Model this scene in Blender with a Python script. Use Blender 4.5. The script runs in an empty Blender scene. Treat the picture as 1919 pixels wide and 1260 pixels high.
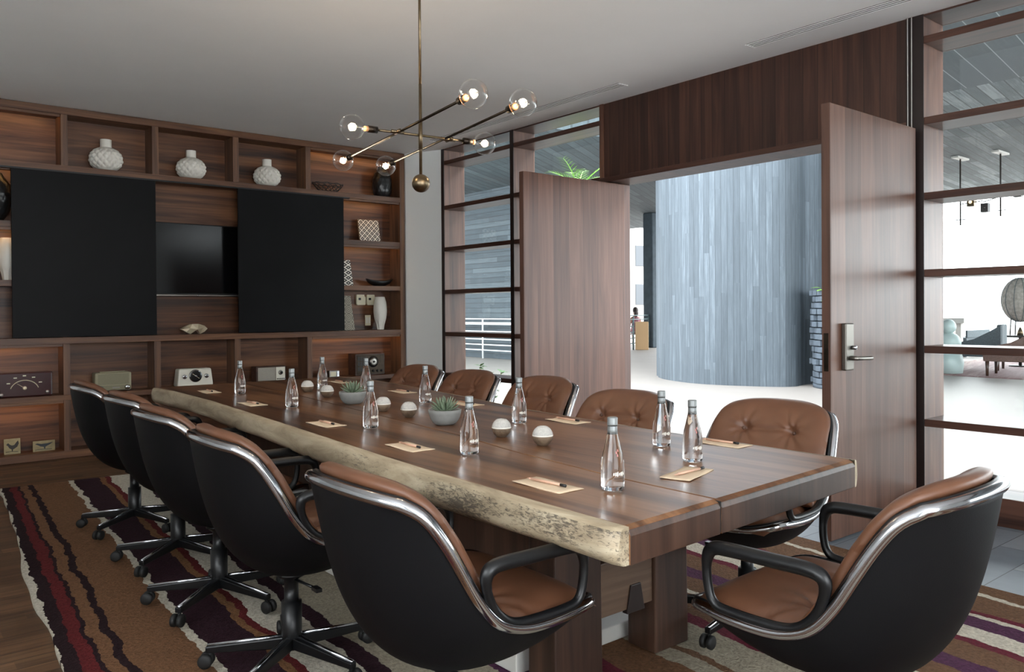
import bpy, bmesh, math, random
from mathutils import Vector, Matrix
from math import sin, cos, pi, radians, sqrt, exp
random.seed(7)
SC = bpy.context.scene
COL = SC.collection

# ---------------------------------------------------------------- helpers
def lin(c):
    def f(v):
        v /= 255.0
        return v / 12.92 if v <= .04045 else ((v + .055) / 1.055) ** 2.4
    return (f(c[0]), f(c[1]), f(c[2]), 1.0)

def link(o, parent=None):
    COL.objects.link(o)
    if parent is not None:
        o.parent = parent
    return o

class MB:
    def __init__(s):
        s.v = []; s.f = []; s.uv = {}; s.sm = []
    def add(s, vs, fs, smooth=False):
        b = len(s.v); s.v += [tuple(p) for p in vs]
        for q in fs:
            s.f.append(tuple(b + i for i in q)); s.sm.append(smooth)
        return s
    def box(s, x0, x1, y0, y1, z0, z1):
        vs = [(x0,y0,z0),(x1,y0,z0),(x1,y1,z0),(x0,y1,z0),(x0,y0,z1),(x1,y0,z1),(x1,y1,z1),(x0,y1,z1)]
        return s.add(vs, [(0,3,2,1),(4,5,6,7),(0,1,5,4),(1,2,6,5),(2,3,7,6),(3,0,4,7)])
    def obox(s, c, ax, ay, az):
        c = Vector(c); ax = Vector(ax); ay = Vector(ay); az = Vector(az)
        vs = [c+i*ax+j*ay+k*az for k in (-1,1) for j in (-1,1) for i in (-1,1)]
        return s.add(vs, [(0,2,3,1),(4,5,7,6),(0,1,5,4),(1,3,7,5),(3,2,6,7),(2,0,4,6)])
    def grid(s, fn, nu, nv, closeu=False, smooth=True, flip=False):
        vs = [fn(i/(nu if closeu else nu), j/nv) for j in range(nv+1) for i in range(nu if closeu else nu+1)]
        w = nu if closeu else nu+1
        fs = []
        for j in range(nv):
            for i in range(nu):
                a = j*w+i; b = j*w+(i+1) % w; c = (j+1)*w+(i+1) % w; d = (j+1)*w+i
                fs.append((a,d,c,b) if flip else (a,b,c,d))
        return s.add(vs, fs, smooth)
    def tube(s, pts, r, n=10, closed=False, rs=None, cap=True, flat=None):
        pts = [Vector(p) for p in pts]; m = len(pts)
        tang = []
        for i in range(m):
            if closed: t = pts[(i+1) % m]-pts[i-1]
            else: t = pts[min(i+1,m-1)]-pts[max(i-1,0)]
            tang.append(t.normalized() if t.length > 1e-9 else Vector((0,0,1)))
        up = Vector((0,0,1))
        if abs(tang[0].dot(up)) > .9: up = Vector((1,0,0))
        nrm = (up - tang[0]*up.dot(tang[0])).normalized()
        rings = []
        for i in range(m):
            nrm = nrm - tang[i]*nrm.dot(tang[i])
            nrm = nrm.normalized() if nrm.length > 1e-6 else tang[i].orthogonal().normalized()
            bn = tang[i].cross(nrm)
            rr = rs[i] if rs else r
            rings.append([pts[i] + (nrm*cos(2*pi*k/n)+bn*sin(2*pi*k/n))*rr for k in range(n)])
        b = []
        for q in rings: b += q
        fs = []
        for i in range(m if closed else m-1):
            i2 = (i+1) % m
            # align closing ring
            off = 0
            if closed and i2 == 0:
                off = min(range(n), key=lambda o: (rings[i][0]-rings[0][o]).length)
            for k in range(n):
                fs.append((i*n+k, i*n+(k+1) % n, i2*n+(k+1+off) % n, i2*n+(k+off) % n))
        if cap and not closed:
            fs.append(tuple(range(n-1,-1,-1))); fs.append(tuple((m-1)*n+k for k in range(n)))
        return s.add(b, fs, True)
    def lathe(s, prof, n=32, c=(0,0,0), mat=None, smooth=True):
        c = Vector(c); vs = []; fs = []; m = len(prof)
        for r, z in prof:
            for k in range(n):
                p = Vector((max(r,1e-5)*cos(2*pi*k/n), max(r,1e-5)*sin(2*pi*k/n), z))
                if mat: p = mat @ p
                vs.append(c+p)
        for i in range(m-1):
            for k in range(n):
                fs.append((i*n+k, i*n+(k+1) % n, (i+1)*n+(k+1) % n, (i+1)*n+k))
        return s.add(vs, fs, smooth)
    def sphere(s, c, rx, ry=None, rz=None, n=24, m=14):
        ry = rx if ry is None else ry; rz = rx if rz is None else rz
        c = Vector(c)
        vs = []; fs = []
        for j in range(m+1):
            t = pi*j/m
            for k in range(n):
                a = 2*pi*k/n
                st = max(sin(t), 1e-5)
                vs.append(c+Vector((rx*st*cos(a), ry*st*sin(a), -rz*cos(t))))
        for j in range(m):
            for k in range(n):
                fs.append((j*n+k, j*n+(k+1) % n, (j+1)*n+(k+1) % n, (j+1)*n+k))
        return s.add(vs, fs, True)
    def prism(s, poly, z0, z1):
        n = len(poly)
        vs = [(p[0],p[1],z0) for p in poly]+[(p[0],p[1],z1) for p in poly]
        fs = [tuple(range(n-1,-1,-1)), tuple(range(n,2*n))]
        fs += [(i,(i+1) % n, n+(i+1) % n, n+i) for i in range(n)]
        return s.add(vs, fs)
    def xform(s, M):
        s.v = [tuple(M @ Vector(p)) for p in s.v]; return s
    def build(s, name, mat, parent=None, bevel=0, seg=2, weld=False, fixn=True):
        me = bpy.data.meshes.new(name); me.from_pydata(s.v, [], s.f)
        for p, q in zip(me.polygons, s.sm): p.use_smooth = q
        if fixn or weld:
            bm = bmesh.new(); bm.from_mesh(me)
            if weld: bmesh.ops.remove_doubles(bm, verts=bm.verts, dist=1e-4)
            if fixn: bmesh.ops.recalc_face_normals(bm, faces=bm.faces)
            bm.to_mesh(me); bm.free()
        me.materials.append(mat)
        o = bpy.data.objects.new(name, me); link(o, parent)
        if bevel:
            md = o.modifiers.new('bevel', 'BEVEL'); md.width = bevel; md.segments = seg; md.limit_method = 'ANGLE'; md.angle_limit = radians(40)
        return o

def empty(name, loc=(0,0,0), rz=0):
    o = bpy.data.objects.new(name, None); o.empty_display_size = .05
    o.location = loc; o.rotation_euler = (0,0,rz); return link(o)
def tag(o, label, cat, group=None):
    o['label'] = label; o['category'] = cat
    if group: o['group'] = group
    return o
def thing(name, label, cat, loc=(0,0,0), rz=0, group=None):
    return tag(empty(name, loc, rz), label, cat, group)
def struct(o):
    o['kind'] = 'structure'; return o
KIDS = {}
def kids(o): return [c for c in COL.objects if c.parent is o]
def dup(o, loc, rz, label, group=None, tree=None):
    def rec(a, par):
        c = a.copy(); COL.objects.link(c); c.parent = par
        for ch in KIDS.get(a.name) or kids(a): rec(ch, c)
        return c
    r = rec(o, None); r.location = loc; r.rotation_euler = (0,0,rz); r['label'] = label
    if group: r['group'] = group
    return r
def box(name, mat, x0,x1,y0,y1,z0,z1, parent=None, bevel=.002):
    return MB().box(x0,x1,y0,y1,z0,z1).build(name, mat, parent, bevel)
def smoothpath(pts, n=6, closed=False):
    P = [Vector(p) for p in pts]; m = len(P); out = []
    rng = range(m) if closed else range(m-1)
    for i in rng:
        p0 = P[(i-1) % m] if (closed or i > 0) else P[0]*2-P[1]
        p1 = P[i]; p2 = P[(i+1) % m]
        p3 = P[(i+2) % m] if (closed or i+2 < m) else P[-1]*2-P[-2]
        for k in range(n):
            t = k/n
            out.append(.5*((2*p1)+(p2-p0)*t+(2*p0-5*p1+4*p2-p3)*t*t+(3*p1-p0-3*p2+p3)*t**3))
    if not closed: out.append(P[-1])
    return out
def interp(tab, t):
    if t <= tab[0][0]: return tab[0][1]
    for (a, va), (b, vb) in zip(tab, tab[1:]):
        if t <= b: 
            k = (t-a)/(b-a); return va+(vb-va)*k
    return tab[-1][1]

# ---------------------------------------------------------------- materials
def newmat(name):
    m = bpy.data.materials.new(name); m.use_nodes = True
    nt = m.node_tree; bs = nt.nodes['Principled BSDF']
    return m, nt, bs
def N(nt, t, **kw):
    n = nt.nodes.new(t)
    for k, v in kw.items(): setattr(n, k, v)
    return n
def plain(name, col, rough=.5, metal=0, spec=.5, noise=0, nscale=20, bump=0, coat=0, sheen=0):
    m, nt, bs = newmat(name); c = lin(col)
    bs.inputs['Base Color'].default_value = c
    bs.inputs['Roughness'].default_value = rough; bs.inputs['Metallic'].default_value = metal
    bs.inputs['Specular IOR Level'].default_value = spec
    if coat: bs.inputs['Coat Weight'].default_value = coat; bs.inputs['Coat Roughness'].default_value = .1
    if sheen: bs.inputs['Sheen Weight'].default_value = sheen
    if noise or bump:
        tc = N(nt,'ShaderNodeTexCoord'); nz = N(nt,'ShaderNodeTexNoise'); nz.inputs['Scale'].default_value = nscale; nz.inputs['Detail'].default_value = 5
        nt.links.new(tc.outputs['Object'], nz.inputs['Vector'])
        if noise:
            r = N(nt,'ShaderNodeValToRGB'); k = noise
            r.color_ramp.elements[0].position = .3; r.color_ramp.elements[1].position = .7
            r.color_ramp.elements[0].color = (c[0]*(1-k),c[1]*(1-k),c[2]*(1-k),1); r.color_ramp.elements[1].color = tuple(min(1,c[i]*(1+k)) for i in range(3))+(1,)
            nt.links.new(nz.outputs['Fac'], r.inputs['Fac']); nt.links.new(r.outputs['Color'], bs.inputs['Base Color'])
        if bump:
            b = N(nt,'ShaderNodeBump'); b.inputs['Strength'].default_value = bump; b.inputs['Distance'].default_value = .002
            nt.links.new(nz.outputs['Fac'], b.inputs['Height']); nt.links.new(b.outputs['Normal'], bs.inputs['Normal'])
    return m
AX = {'X':0,'Y':1,'Z':2}
def ramp(nt, stops, interp='LINEAR'):
    r = N(nt,'ShaderNodeValToRGB'); cr = r.color_ramp; cr.interpolation = interp
    while len(cr.elements) < len(stops): cr.elements.new(.5)
    for e, (p, c) in zip(cr.elements, stops): e.position = p; e.color = c
    return r
def math_(nt, op, a, b=None):
    n = N(nt,'ShaderNodeMath', operation=op)
    for i, v in enumerate((a, b)):
        if v is None: continue
        if isinstance(v, (int,float)): n.inputs[i].default_value = v
        else: nt.links.new(v, n.inputs[i])
    return n.outputs[0]
def wood(name, dark, mid, light, grain='X', scale=1.0, rough=.42, plank=None, across='Z', groove=.012, vary=.35, spec=.45, coat=0, seed=0, end=None, contrast=1.0, glen=0):
    m, nt, bs = newmat(name)
    tc = N(nt,'ShaderNodeTexCoord')
    mp = N(nt,'ShaderNodeMapping'); sc = [9*scale]*3; sc[AX[grain]] = .55*scale
    mp.inputs['Scale'].default_value = sc; mp.inputs['Location'].default_value = (seed*3.1, seed*1.7, seed*2.3)
    vec = tc.outputs['Object']
    idn = None
    if plank:
        sx = N(nt,'ShaderNodeSeparateXYZ'); nt.links.new(tc.outputs['Object'], sx.inputs[0])
        q = math_(nt,'DIVIDE', sx.outputs[AX[across]], plank); fl = math_(nt,'FLOOR', q); fr = math_(nt,'FRACT', q)
        wn = N(nt,'ShaderNodeTexWhiteNoise', noise_dimensions='1D'); nt.links.new(math_(nt,'ADD', fl, seed+.37), wn.inputs['W'])
        idn = wn.outputs['Value']
        if glen:
            g = math_(nt,'ADD', math_(nt,'DIVIDE', sx.outputs[AX[grain]], glen), math_(nt,'MULTIPLY', idn, 7.3))
            w2 = N(nt,'ShaderNodeTexWhiteNoise', noise_dimensions='2D'); cb = N(nt,'ShaderNodeCombineXYZ')
            nt.links.new(fl, cb.inputs[0]); nt.links.new(math_(nt,'FLOOR', g), cb.inputs[1]); nt.links.new(cb.outputs[0], w2.inputs['Vector'])
            idn = w2.outputs['Value']
        cb = N(nt,'ShaderNodeCombineXYZ'); k = math_(nt,'MULTIPLY', idn, 13.0)
        for i in range(3): nt.links.new(k, cb.inputs[i])
        va = N(nt,'ShaderNodeVectorMath', operation='ADD'); nt.links.new(vec, va.inputs[0]); nt.links.new(cb.outputs[0], va.inputs[1]); vec = va.outputs[0]
    nt.links.new(vec, mp.inputs['Vector'])
    nz = N(nt,'ShaderNodeTexNoise'); nz.inputs['Scale'].default_value = 1.0; nz.inputs['Detail'].default_value = 5; nz.inputs['Distortion'].default_value = 1.1; nz.inputs['Roughness'].default_value = .58
    nt.links.new(mp.outputs[0], nz.inputs['Vector'])
    mp2 = N(nt,'ShaderNodeMapping'); s2 = [70*scale]*3; s2[AX[grain]] = 2.2*scale; mp2.inputs['Scale'].default_value = s2
    nt.links.new(vec, mp2.inputs['Vector'])
    n2 = N(nt,'ShaderNodeTexNoise'); n2.inputs['Scale'].default_value = 1; n2.inputs['Detail'].default_value = 3
    nt.links.new(mp2.outputs[0], n2.inputs['Vector'])
    fac = math_(nt,'ADD', math_(nt,'MULTIPLY', nz.outputs['Fac'], .78), math_(nt,'MULTIPLY', n2.outputs['Fac'], .24))
    w = .16/contrast
    r = ramp(nt, [(.5-w, lin(dark)), (.5, lin(mid)), (.5+w, lin(light))]); nt.links.new(fac, r.inputs['Fac'])
    colr = r.outputs['Color']
    if plank:
        hv = N(nt,'ShaderNodeHueSaturation'); nt.links.new(colr, hv.inputs['Color'])
        nt.links.new(math_(nt,'ADD', math_(nt,'MULTIPLY', idn, vary*2), 1-vary), hv.inputs['Value']); colr = hv.outputs['Color']
        if groove:
            gm = math_(nt,'GREATER_THAN', math_(nt,'ABSOLUTE', math_(nt,'SUBTRACT', fr, .5)), .5-groove)
            mx = N(nt,'ShaderNodeMix', data_type='RGBA'); nt.links.new(gm, mx.inputs['Factor']); nt.links.new(colr, mx.inputs['A'])
            d = lin(dark); mx.inputs['B'].default_value = (d[0]*.35,d[1]*.35,d[2]*.35,1); colr = mx.outputs['Result']
    nt.links.new(colr, bs.inputs['Base Color'])
    bs.inputs['Roughness'].default_value = rough; bs.inputs['Specular IOR Level'].default_value = spec
    if coat: bs.inputs['Coat Weight'].default_value = coat; bs.inputs['Coat Roughness'].default_value = .12
    b = N(nt,'ShaderNodeBump'); b.inputs['Strength'].default_value = .08; b.inputs['Distance'].default_value = .002
    nt.links.new(n2.outputs['Fac'], b.inputs['Height']); nt.links.new(b.outputs['Normal'], bs.inputs['Normal'])
    return m
def glassmat(name, ior=1.45, rough=0, tint=(1,1,1,1)):
    m, nt, bs = newmat(name)
    bs.inputs['Base Color'].default_value = tint; bs.inputs['Transmission Weight'].default_value = 1
    bs.inputs['Roughness'].default_value = rough; bs.inputs['IOR'].default_value = ior
    return m
def panemat(name, refl=.06):
    m, nt, bs = newmat(name); nt.nodes.remove(bs)
    out = nt.nodes['Material Output']
    tr = N(nt,'ShaderNodeBsdfTransparent'); gl = N(nt,'ShaderNodeBsdfGlossy'); gl.inputs['Roughness'].default_value = .02
    tr.inputs['Color'].default_value = (.96,.98,.975,1)
    lw = N(nt,'ShaderNodeLayerWeight'); lw.inputs['Blend'].default_value = .5
    fac = math_(nt,'ADD', math_(nt,'MULTIPLY', math_(nt,'POWER', lw.outputs['Facing'], 5.0), .9), .03)
    mx = N(nt,'ShaderNodeMixShader'); nt.links.new(fac, mx.inputs[0]); nt.links.new(tr.outputs[0], mx.inputs[1]); nt.links.new(gl.outputs[0], mx.inputs[2])
    nt.links.new(mx.outputs[0], out.inputs['Surface'])
    return m
def emis(name, col, strength):
    m, nt, bs = newmat(name); c = lin(col)
    bs.inputs['Base Color'].default_value = c; bs.inputs['Emission Color'].default_value = c; bs.inputs['Emission Strength'].default_value = strength
    return m

WD, WM, WL = (54,33,21), (94,61,41), (126,88,60)          # walnut
M = {}
M['shelf_h'] = wood('walnut_horizontal', WD, WM, WL, 'X', 1.0)
M['back_h'] = wood('walnut_back', (46,27,17), (88,55,36), (122,82,54), 'X', .8, contrast=1.15, seed=2)
M['shelf_v'] = wood('walnut_vertical', WD, (96,67,50), WL, 'Z', 1.0, seed=1)
M['header'] = wood('walnut_panel', (42,26,20), (62,39,31), (80,53,42), 'Z', .9, plank=.105, across='Y', groove=.015, vary=.28, seed=4)
M['frame_v'] = wood('mahogany_post', (62,38,29), (92,61,48), (114,80,64), 'Z', 1.0, rough=.38, seed=5)
M['frame_h'] = wood('mahogany_rail', (46,29,24), (70,46,38), (92,63,52), 'Y', 1.0, rough=.3, seed=6)
M['frame_dark'] = plain('dark_frame', (30,19,17), .4)
M['door'] = wood('walnut_door', (70,45,35), (93,63,50), (113,80,65), 'Z', .8, rough=.4, plank=.165, across='X', groove=.006, vary=.08, spec=.32, coat=.08, seed=8)
M['door_edge'] = wood('door_edge', (60,40,34), (84,58,48), (100,72,60), 'Z', 1, seed=9)
M['table'] = wood('walnut_tabletop', (56,34,20), (96,63,40), (128,90,61), 'Y', .8, rough=.3, spec=.4, coat=.06, contrast=1.45, seed=3)
M['table_end'] = wood('walnut_leg', (38,25,19), (58,39,30), (78,55,43), 'Z', 1, rough=.4, seed=7)
M['beam'] = wood('beam', (70,52,41), (92,71,56), (110,87,70), 'X', 1, rough=.45, seed=11)
M['floor'] = wood('oak_floor', (54,37,25), (86,61,42), (114,86,62), 'X', .9, rough=.45, plank=.085, across='Y', groove=.02, vary=.3, glen=.62)
M['ceil'] = plain('ceiling_paint', (243,243,242), .9, noise=.015, nscale=2)
M['white_wall'] = plain('white_wall', (232,234,232), .6)
M['black_panel'] = plain('blackened_steel', (10,10,12), .5, metal=.0, spec=.13, noise=.22, nscale=3, bump=.06)
M['black'] = plain('black_satin', (12,13,15), .36, spec=.4)
M['black_gloss'] = plain('black_gloss', (8,8,10), .16, spec=.3)
M['shell'] = plain('black_shell', (9,9,11), .6, spec=.15, noise=.05, nscale=300, bump=.12)
M['chrome'] = plain('chrome', (186,188,193), .12, metal=1)
M['steel'] = plain('brushed_steel', (150,146,140), .34, metal=1)
M['brass'] = plain('aged_brass', (108,94,74), .34, metal=1, noise=.25, nscale=30)
M['dbrass'] = plain('dark_bronze', (56,49,43), .38, metal=1, noise=.2, nscale=30)
M['leather'] = plain('tan_leather', (98,64,45), .42, spec=.42, noise=.1, nscale=14, bump=.12)
M['button'] = plain('tan_button', (78,52,38), .5)
M['rubber'] = plain('rubber', (10,10,10), .65)
M['white_cer'] = plain('white_ceramic', (222,218,208), .38, spec=.5)
M['black_cer'] = plain('black_ceramic', (24,26,28), .3)
M['cream'] = plain('cream_plastic', (216,208,180), .45)
M['concrete'] = plain('concrete_pot', (122,122,119), .75, noise=.08, nscale=40, bump=.2)
M['glass'] = glassmat('clear_glass', 1.45)
M['water'] = glassmat('bottle_glass', 1.38)
M['pane'] = panemat('window_glass')
M['paper'] = plain('kraft_paper', (208,186,158), .8, noise=.04, nscale=60)
M['pencil'] = plain('pencil_wood', (206,164,140), .5)
M['pblack'] = plain('pencil_black', (24,22,22), .5)
M['succ'] = plain('succulent_leaf', (104,118,96), .5, noise=.25, nscale=40)
M['stone'] = plain('chalk_glaze', (182,179,173), .75, noise=.12, nscale=160, bump=.15)
M['stone_base'] = wood('stone_base', (84,68,54), (110,92,75), (134,114,95), 'X', 3, rough=.5)
M['cap'] = plain('bottle_cap', (138,142,142), .42, metal=.6)
M['tile'] = None
M['white_metal'] = plain('white_metal', (196,194,188), .5)
M['gold'] = plain('pale_gold', (214,200,172), .4, metal=.4)
M['iron'] = plain('black_iron', (26,22,20), .5)
M['leaf'] = plain('palm_leaf', (112,160,62), .45, noise=.25, nscale=12)
M['leafd'] = plain('shrub_leaf', (66,98,52), .5, noise=.3, nscale=12)
M['stem'] = plain('stem', (120,116,70), .6)

M['lock'] = plain('lock_metal', (112,108,102), .42, metal=1)
WORLD = 4.4; EXPO = 1.1; LED = 7; BULB = 0.9
# ---- special materials
def mixrgb(nt, fac, a, b):
    mx = N(nt,'ShaderNodeMix', data_type='RGBA')
    for k, v in (('Factor',fac),('A',a),('B',b)):
        if isinstance(v, (int,float)): mx.inputs[k].default_value = v
        elif isinstance(v, tuple): mx.inputs[k].default_value = v
        else: nt.links.new(v, mx.inputs[k])
    return mx.outputs['Result']
def rug_mat():
    m, nt, bs = newmat('striped_rug')
    tc = N(nt,'ShaderNodeTexCoord'); sx = N(nt,'ShaderNodeSeparateXYZ'); nt.links.new(tc.outputs['Object'], sx.inputs[0])
    # wavy stripe edges: noise along the stripe
    mp = N(nt,'ShaderNodeMapping'); mp.inputs['Scale'].default_value = (3.0,4.5,1); nt.links.new(tc.outputs['Object'], mp.inputs['Vector'])
    nz = N(nt,'ShaderNodeTexNoise'); nz.inputs['Scale'].default_value = 1; nz.inputs['Detail'].default_value = 7; nz.inputs['Roughness'].default_value = .62
    nt.links.new(mp.outputs[0], nz.inputs['Vector'])
    u = math_(nt,'ADD', sx.outputs[0], math_(nt,'MULTIPLY', math_(nt,'SUBTRACT', nz.outputs['Fac'], .5), .10))
    tan=lin((108,78,56)); tan2=lin((118,85,58)); cr=lin((186,179,164)); pu=lin((46,28,35)); pv=lin((74,42,66)); dk=lin((38,25,28)); rd=lin((88,33,34)); ma=lin((92,32,45)); gy=lin((146,137,120)); br=lin((102,76,57))
    S=[(.56,cr),(.598,dk),(.655,rd),(.69,dk),(.72,tan),(.765,dk),(.80,tan),(1.005,cr),(1.05,pu),(1.20,tan2),(1.235,rd),(1.27,cr),(1.42,pu),(1.48,gy),(1.78,pv),(1.88,br),(2.06,ma),(2.12,tan),(2.30,gy),(2.38,br),(2.42,gy),(2.62,ma),(2.69,br),(2.86,cr),(2.89,br),(3.02,pv),(3.12,br),(3.27,ma),(3.33,cr),(3.43,pv),(3.56,cr),(3.59,ma)]
    r = ramp(nt, [(p/4.2, c) for p, c in S], 'CONSTANT'); nt.links.new(math_(nt,'DIVIDE', u, 4.2), r.inputs['Fac'])
    S2=[(0,br),(3.62/4.2,br),(3.80/4.2,cr),(3.825/4.2,br)]
    r2 = ramp(nt, S2, 'CONSTANT'); nt.links.new(math_(nt,'DIVIDE', u, 4.2), r2.inputs['Fac'])
    col = mixrgb(nt, math_(nt,'GREATER_THAN', u, 3.63), r.outputs['Color'], r2.outputs['Color'])
    # pile speckle
    n2 = N(nt,'ShaderNodeTexNoise'); n2.inputs['Scale'].default_value = 95; n2.inputs['Detail'].default_value = 4; nt.links.new(tc.outputs['Object'], n2.inputs['Vector'])
    hv = N(nt,'ShaderNodeHueSaturation'); nt.links.new(col, hv.inputs['Color']); nt.links.new(math_(nt,'ADD', math_(nt,'MULTIPLY', n2.outputs['Fac'], 1.3), .35), hv.inputs['Value'])
    nt.links.new(hv.outputs['Color'], bs.inputs['Base Color']); bs.inputs['Roughness'].default_value = .95; bs.inputs['Specular IOR Level'].default_value = .1
    b = N(nt,'ShaderNodeBump'); b.inputs['Strength'].default_value = .9; b.inputs['Distance'].default_value = .008
    nt.links.new(n2.outputs['Fac'], b.inputs['Height']); nt.links.new(b.outputs['Normal'], bs.inputs['Normal'])
    return m
M['rug'] = rug_mat()
def live_edge_mat():
    m, nt, bs = newmat('live_edge')
    tc = N(nt,'ShaderNodeTexCoord'); mp = N(nt,'ShaderNodeMapping'); mp.inputs['Scale'].default_value = (14,3.2,14); nt.links.new(tc.outputs['Object'], mp.inputs['Vector'])
    a = N(nt,'ShaderNodeTexNoise'); a.inputs['Scale'].default_value = 1.0; a.inputs['Detail'].default_value = 7; a.inputs['Roughness'].default_value = .65; a.inputs['Distortion'].default_value = .8
    nt.links.new(mp.outputs[0], a.inputs['Vector'])
    r = ramp(nt, [(.28,lin((118,103,82))),(.5,lin((164,149,124))),(.7,lin((186,174,150)))]); nt.links.new(a.outputs['Fac'], r.inputs['Fac'])
    mp2 = N(nt,'ShaderNodeMapping'); mp2.inputs['Scale'].default_value = (5,1.9,9); mp2.inputs['Location'].default_value = (1.3,.4,0); nt.links.new(tc.outputs['Object'], mp2.inputs['Vector'])
    bgn = N(nt,'ShaderNodeTexNoise'); bgn.inputs['Scale'].default_value = 1; bgn.inputs['Detail'].default_value = 3; nt.links.new(mp2.outputs[0], bgn.inputs['Vector'])
    mp3 = N(nt,'ShaderNodeMapping'); mp3.inputs['Scale'].default_value = (150,40,150); nt.links.new(tc.outputs['Object'], mp3.inputs['Vector'])
    fn = N(nt,'ShaderNodeTexNoise'); fn.inputs['Scale'].default_value = 1; fn.inputs['Detail'].default_value = 6; fn.inputs['Roughness'].default_value = .7; fn.inputs['Distortion'].default_value = 1; nt.links.new(mp3.outputs[0], fn.inputs['Vector'])
    f = math_(nt,'ADD', math_(nt,'MULTIPLY', bgn.outputs['Fac'], .6), math_(nt,'MULTIPLY', fn.outputs['Fac'], .66))
    # keep the flat top of the band clean sapwood
    sx = N(nt,'ShaderNodeSeparateXYZ'); nt.links.new(tc.outputs['Object'], sx.inputs[0])
    nearer = N(nt,'ShaderNodeMapRange'); nearer.inputs['From Min'].default_value = 2.6; nearer.inputs['From Max'].default_value = 1.3; nearer.inputs['To Min'].default_value = 0; nearer.inputs['To Max'].default_value = .035
    nt.links.new(sx.outputs[1], nearer.inputs['Value'])
    f = math_(nt,'ADD', f, nearer.outputs[0])
    rr = ramp(nt, [(.71,(0,0,0,1)),(.80,(1,1,1,1))]); nt.links.new(f, rr.inputs['Fac'])
    side = math_(nt,'LESS_THAN', sx.outputs[2], .753)
    col = mixrgb(nt, math_(nt,'MULTIPLY', math_(nt,'MULTIPLY', rr.outputs['Color'], side), .85), r.outputs['Color'], lin((58,52,46)))
    nt.links.new(col, bs.inputs['Base Color']); bs.inputs['Roughness'].default_value = .5
    b = N(nt,'ShaderNodeBump'); b.inputs['Strength'].default_value = .5; b.inputs['Distance'].default_value = .006; nt.links.new(a.outputs['Fac'], b.inputs['Height']); nt.links.new(b.outputs['Normal'], bs.inputs['Normal'])
    return m
M['live'] = live_edge_mat()
def tile_mat():
    m, nt, bs = newmat('slate_tiles')
    tc = N(nt,'ShaderNodeTexCoord'); mp = N(nt,'ShaderNodeMapping'); mp.inputs['Location'].default_value = (.13,.06,0)
    nt.links.new(tc.outputs['Object'], mp.inputs['Vector'])
    bk = N(nt,'ShaderNodeTexBrick'); bk.offset = .5; bk.inputs['Scale'].default_value = 1; bk.inputs['Mortar Size'].default_value = .0022; bk.inputs['Brick Width'].default_value = .72; bk.inputs['Row Height'].default_value = .185
    bk.inputs['Color1'].default_value = lin((112,122,132)); bk.inputs['Color2'].default_value = lin((150,157,164)); bk.inputs['Mortar'].default_value = lin((50,54,58)); bk.inputs['Bias'].default_value = 0
    nt.links.new(mp.outputs[0], bk.inputs['Vector'])
    nz = N(nt,'ShaderNodeTexNoise'); nz.inputs['Scale'].default_value = 7; nz.inputs['Detail'].default_value = 6; nt.links.new(tc.outputs['Object'], nz.inputs['Vector'])
    hv = N(nt,'ShaderNodeHueSaturation'); nt.links.new(bk.outputs['Color'], hv.inputs['Color']); nt.links.new(math_(nt,'ADD', math_(nt,'MULTIPLY', nz.outputs['Fac'], .5), .75), hv.inputs['Value'])
    nt.links.new(hv.outputs['Color'], bs.inputs['Base Color']); bs.inputs['Roughness'].default_value = .38
    return m
M['tile'] = tile_mat()
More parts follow.
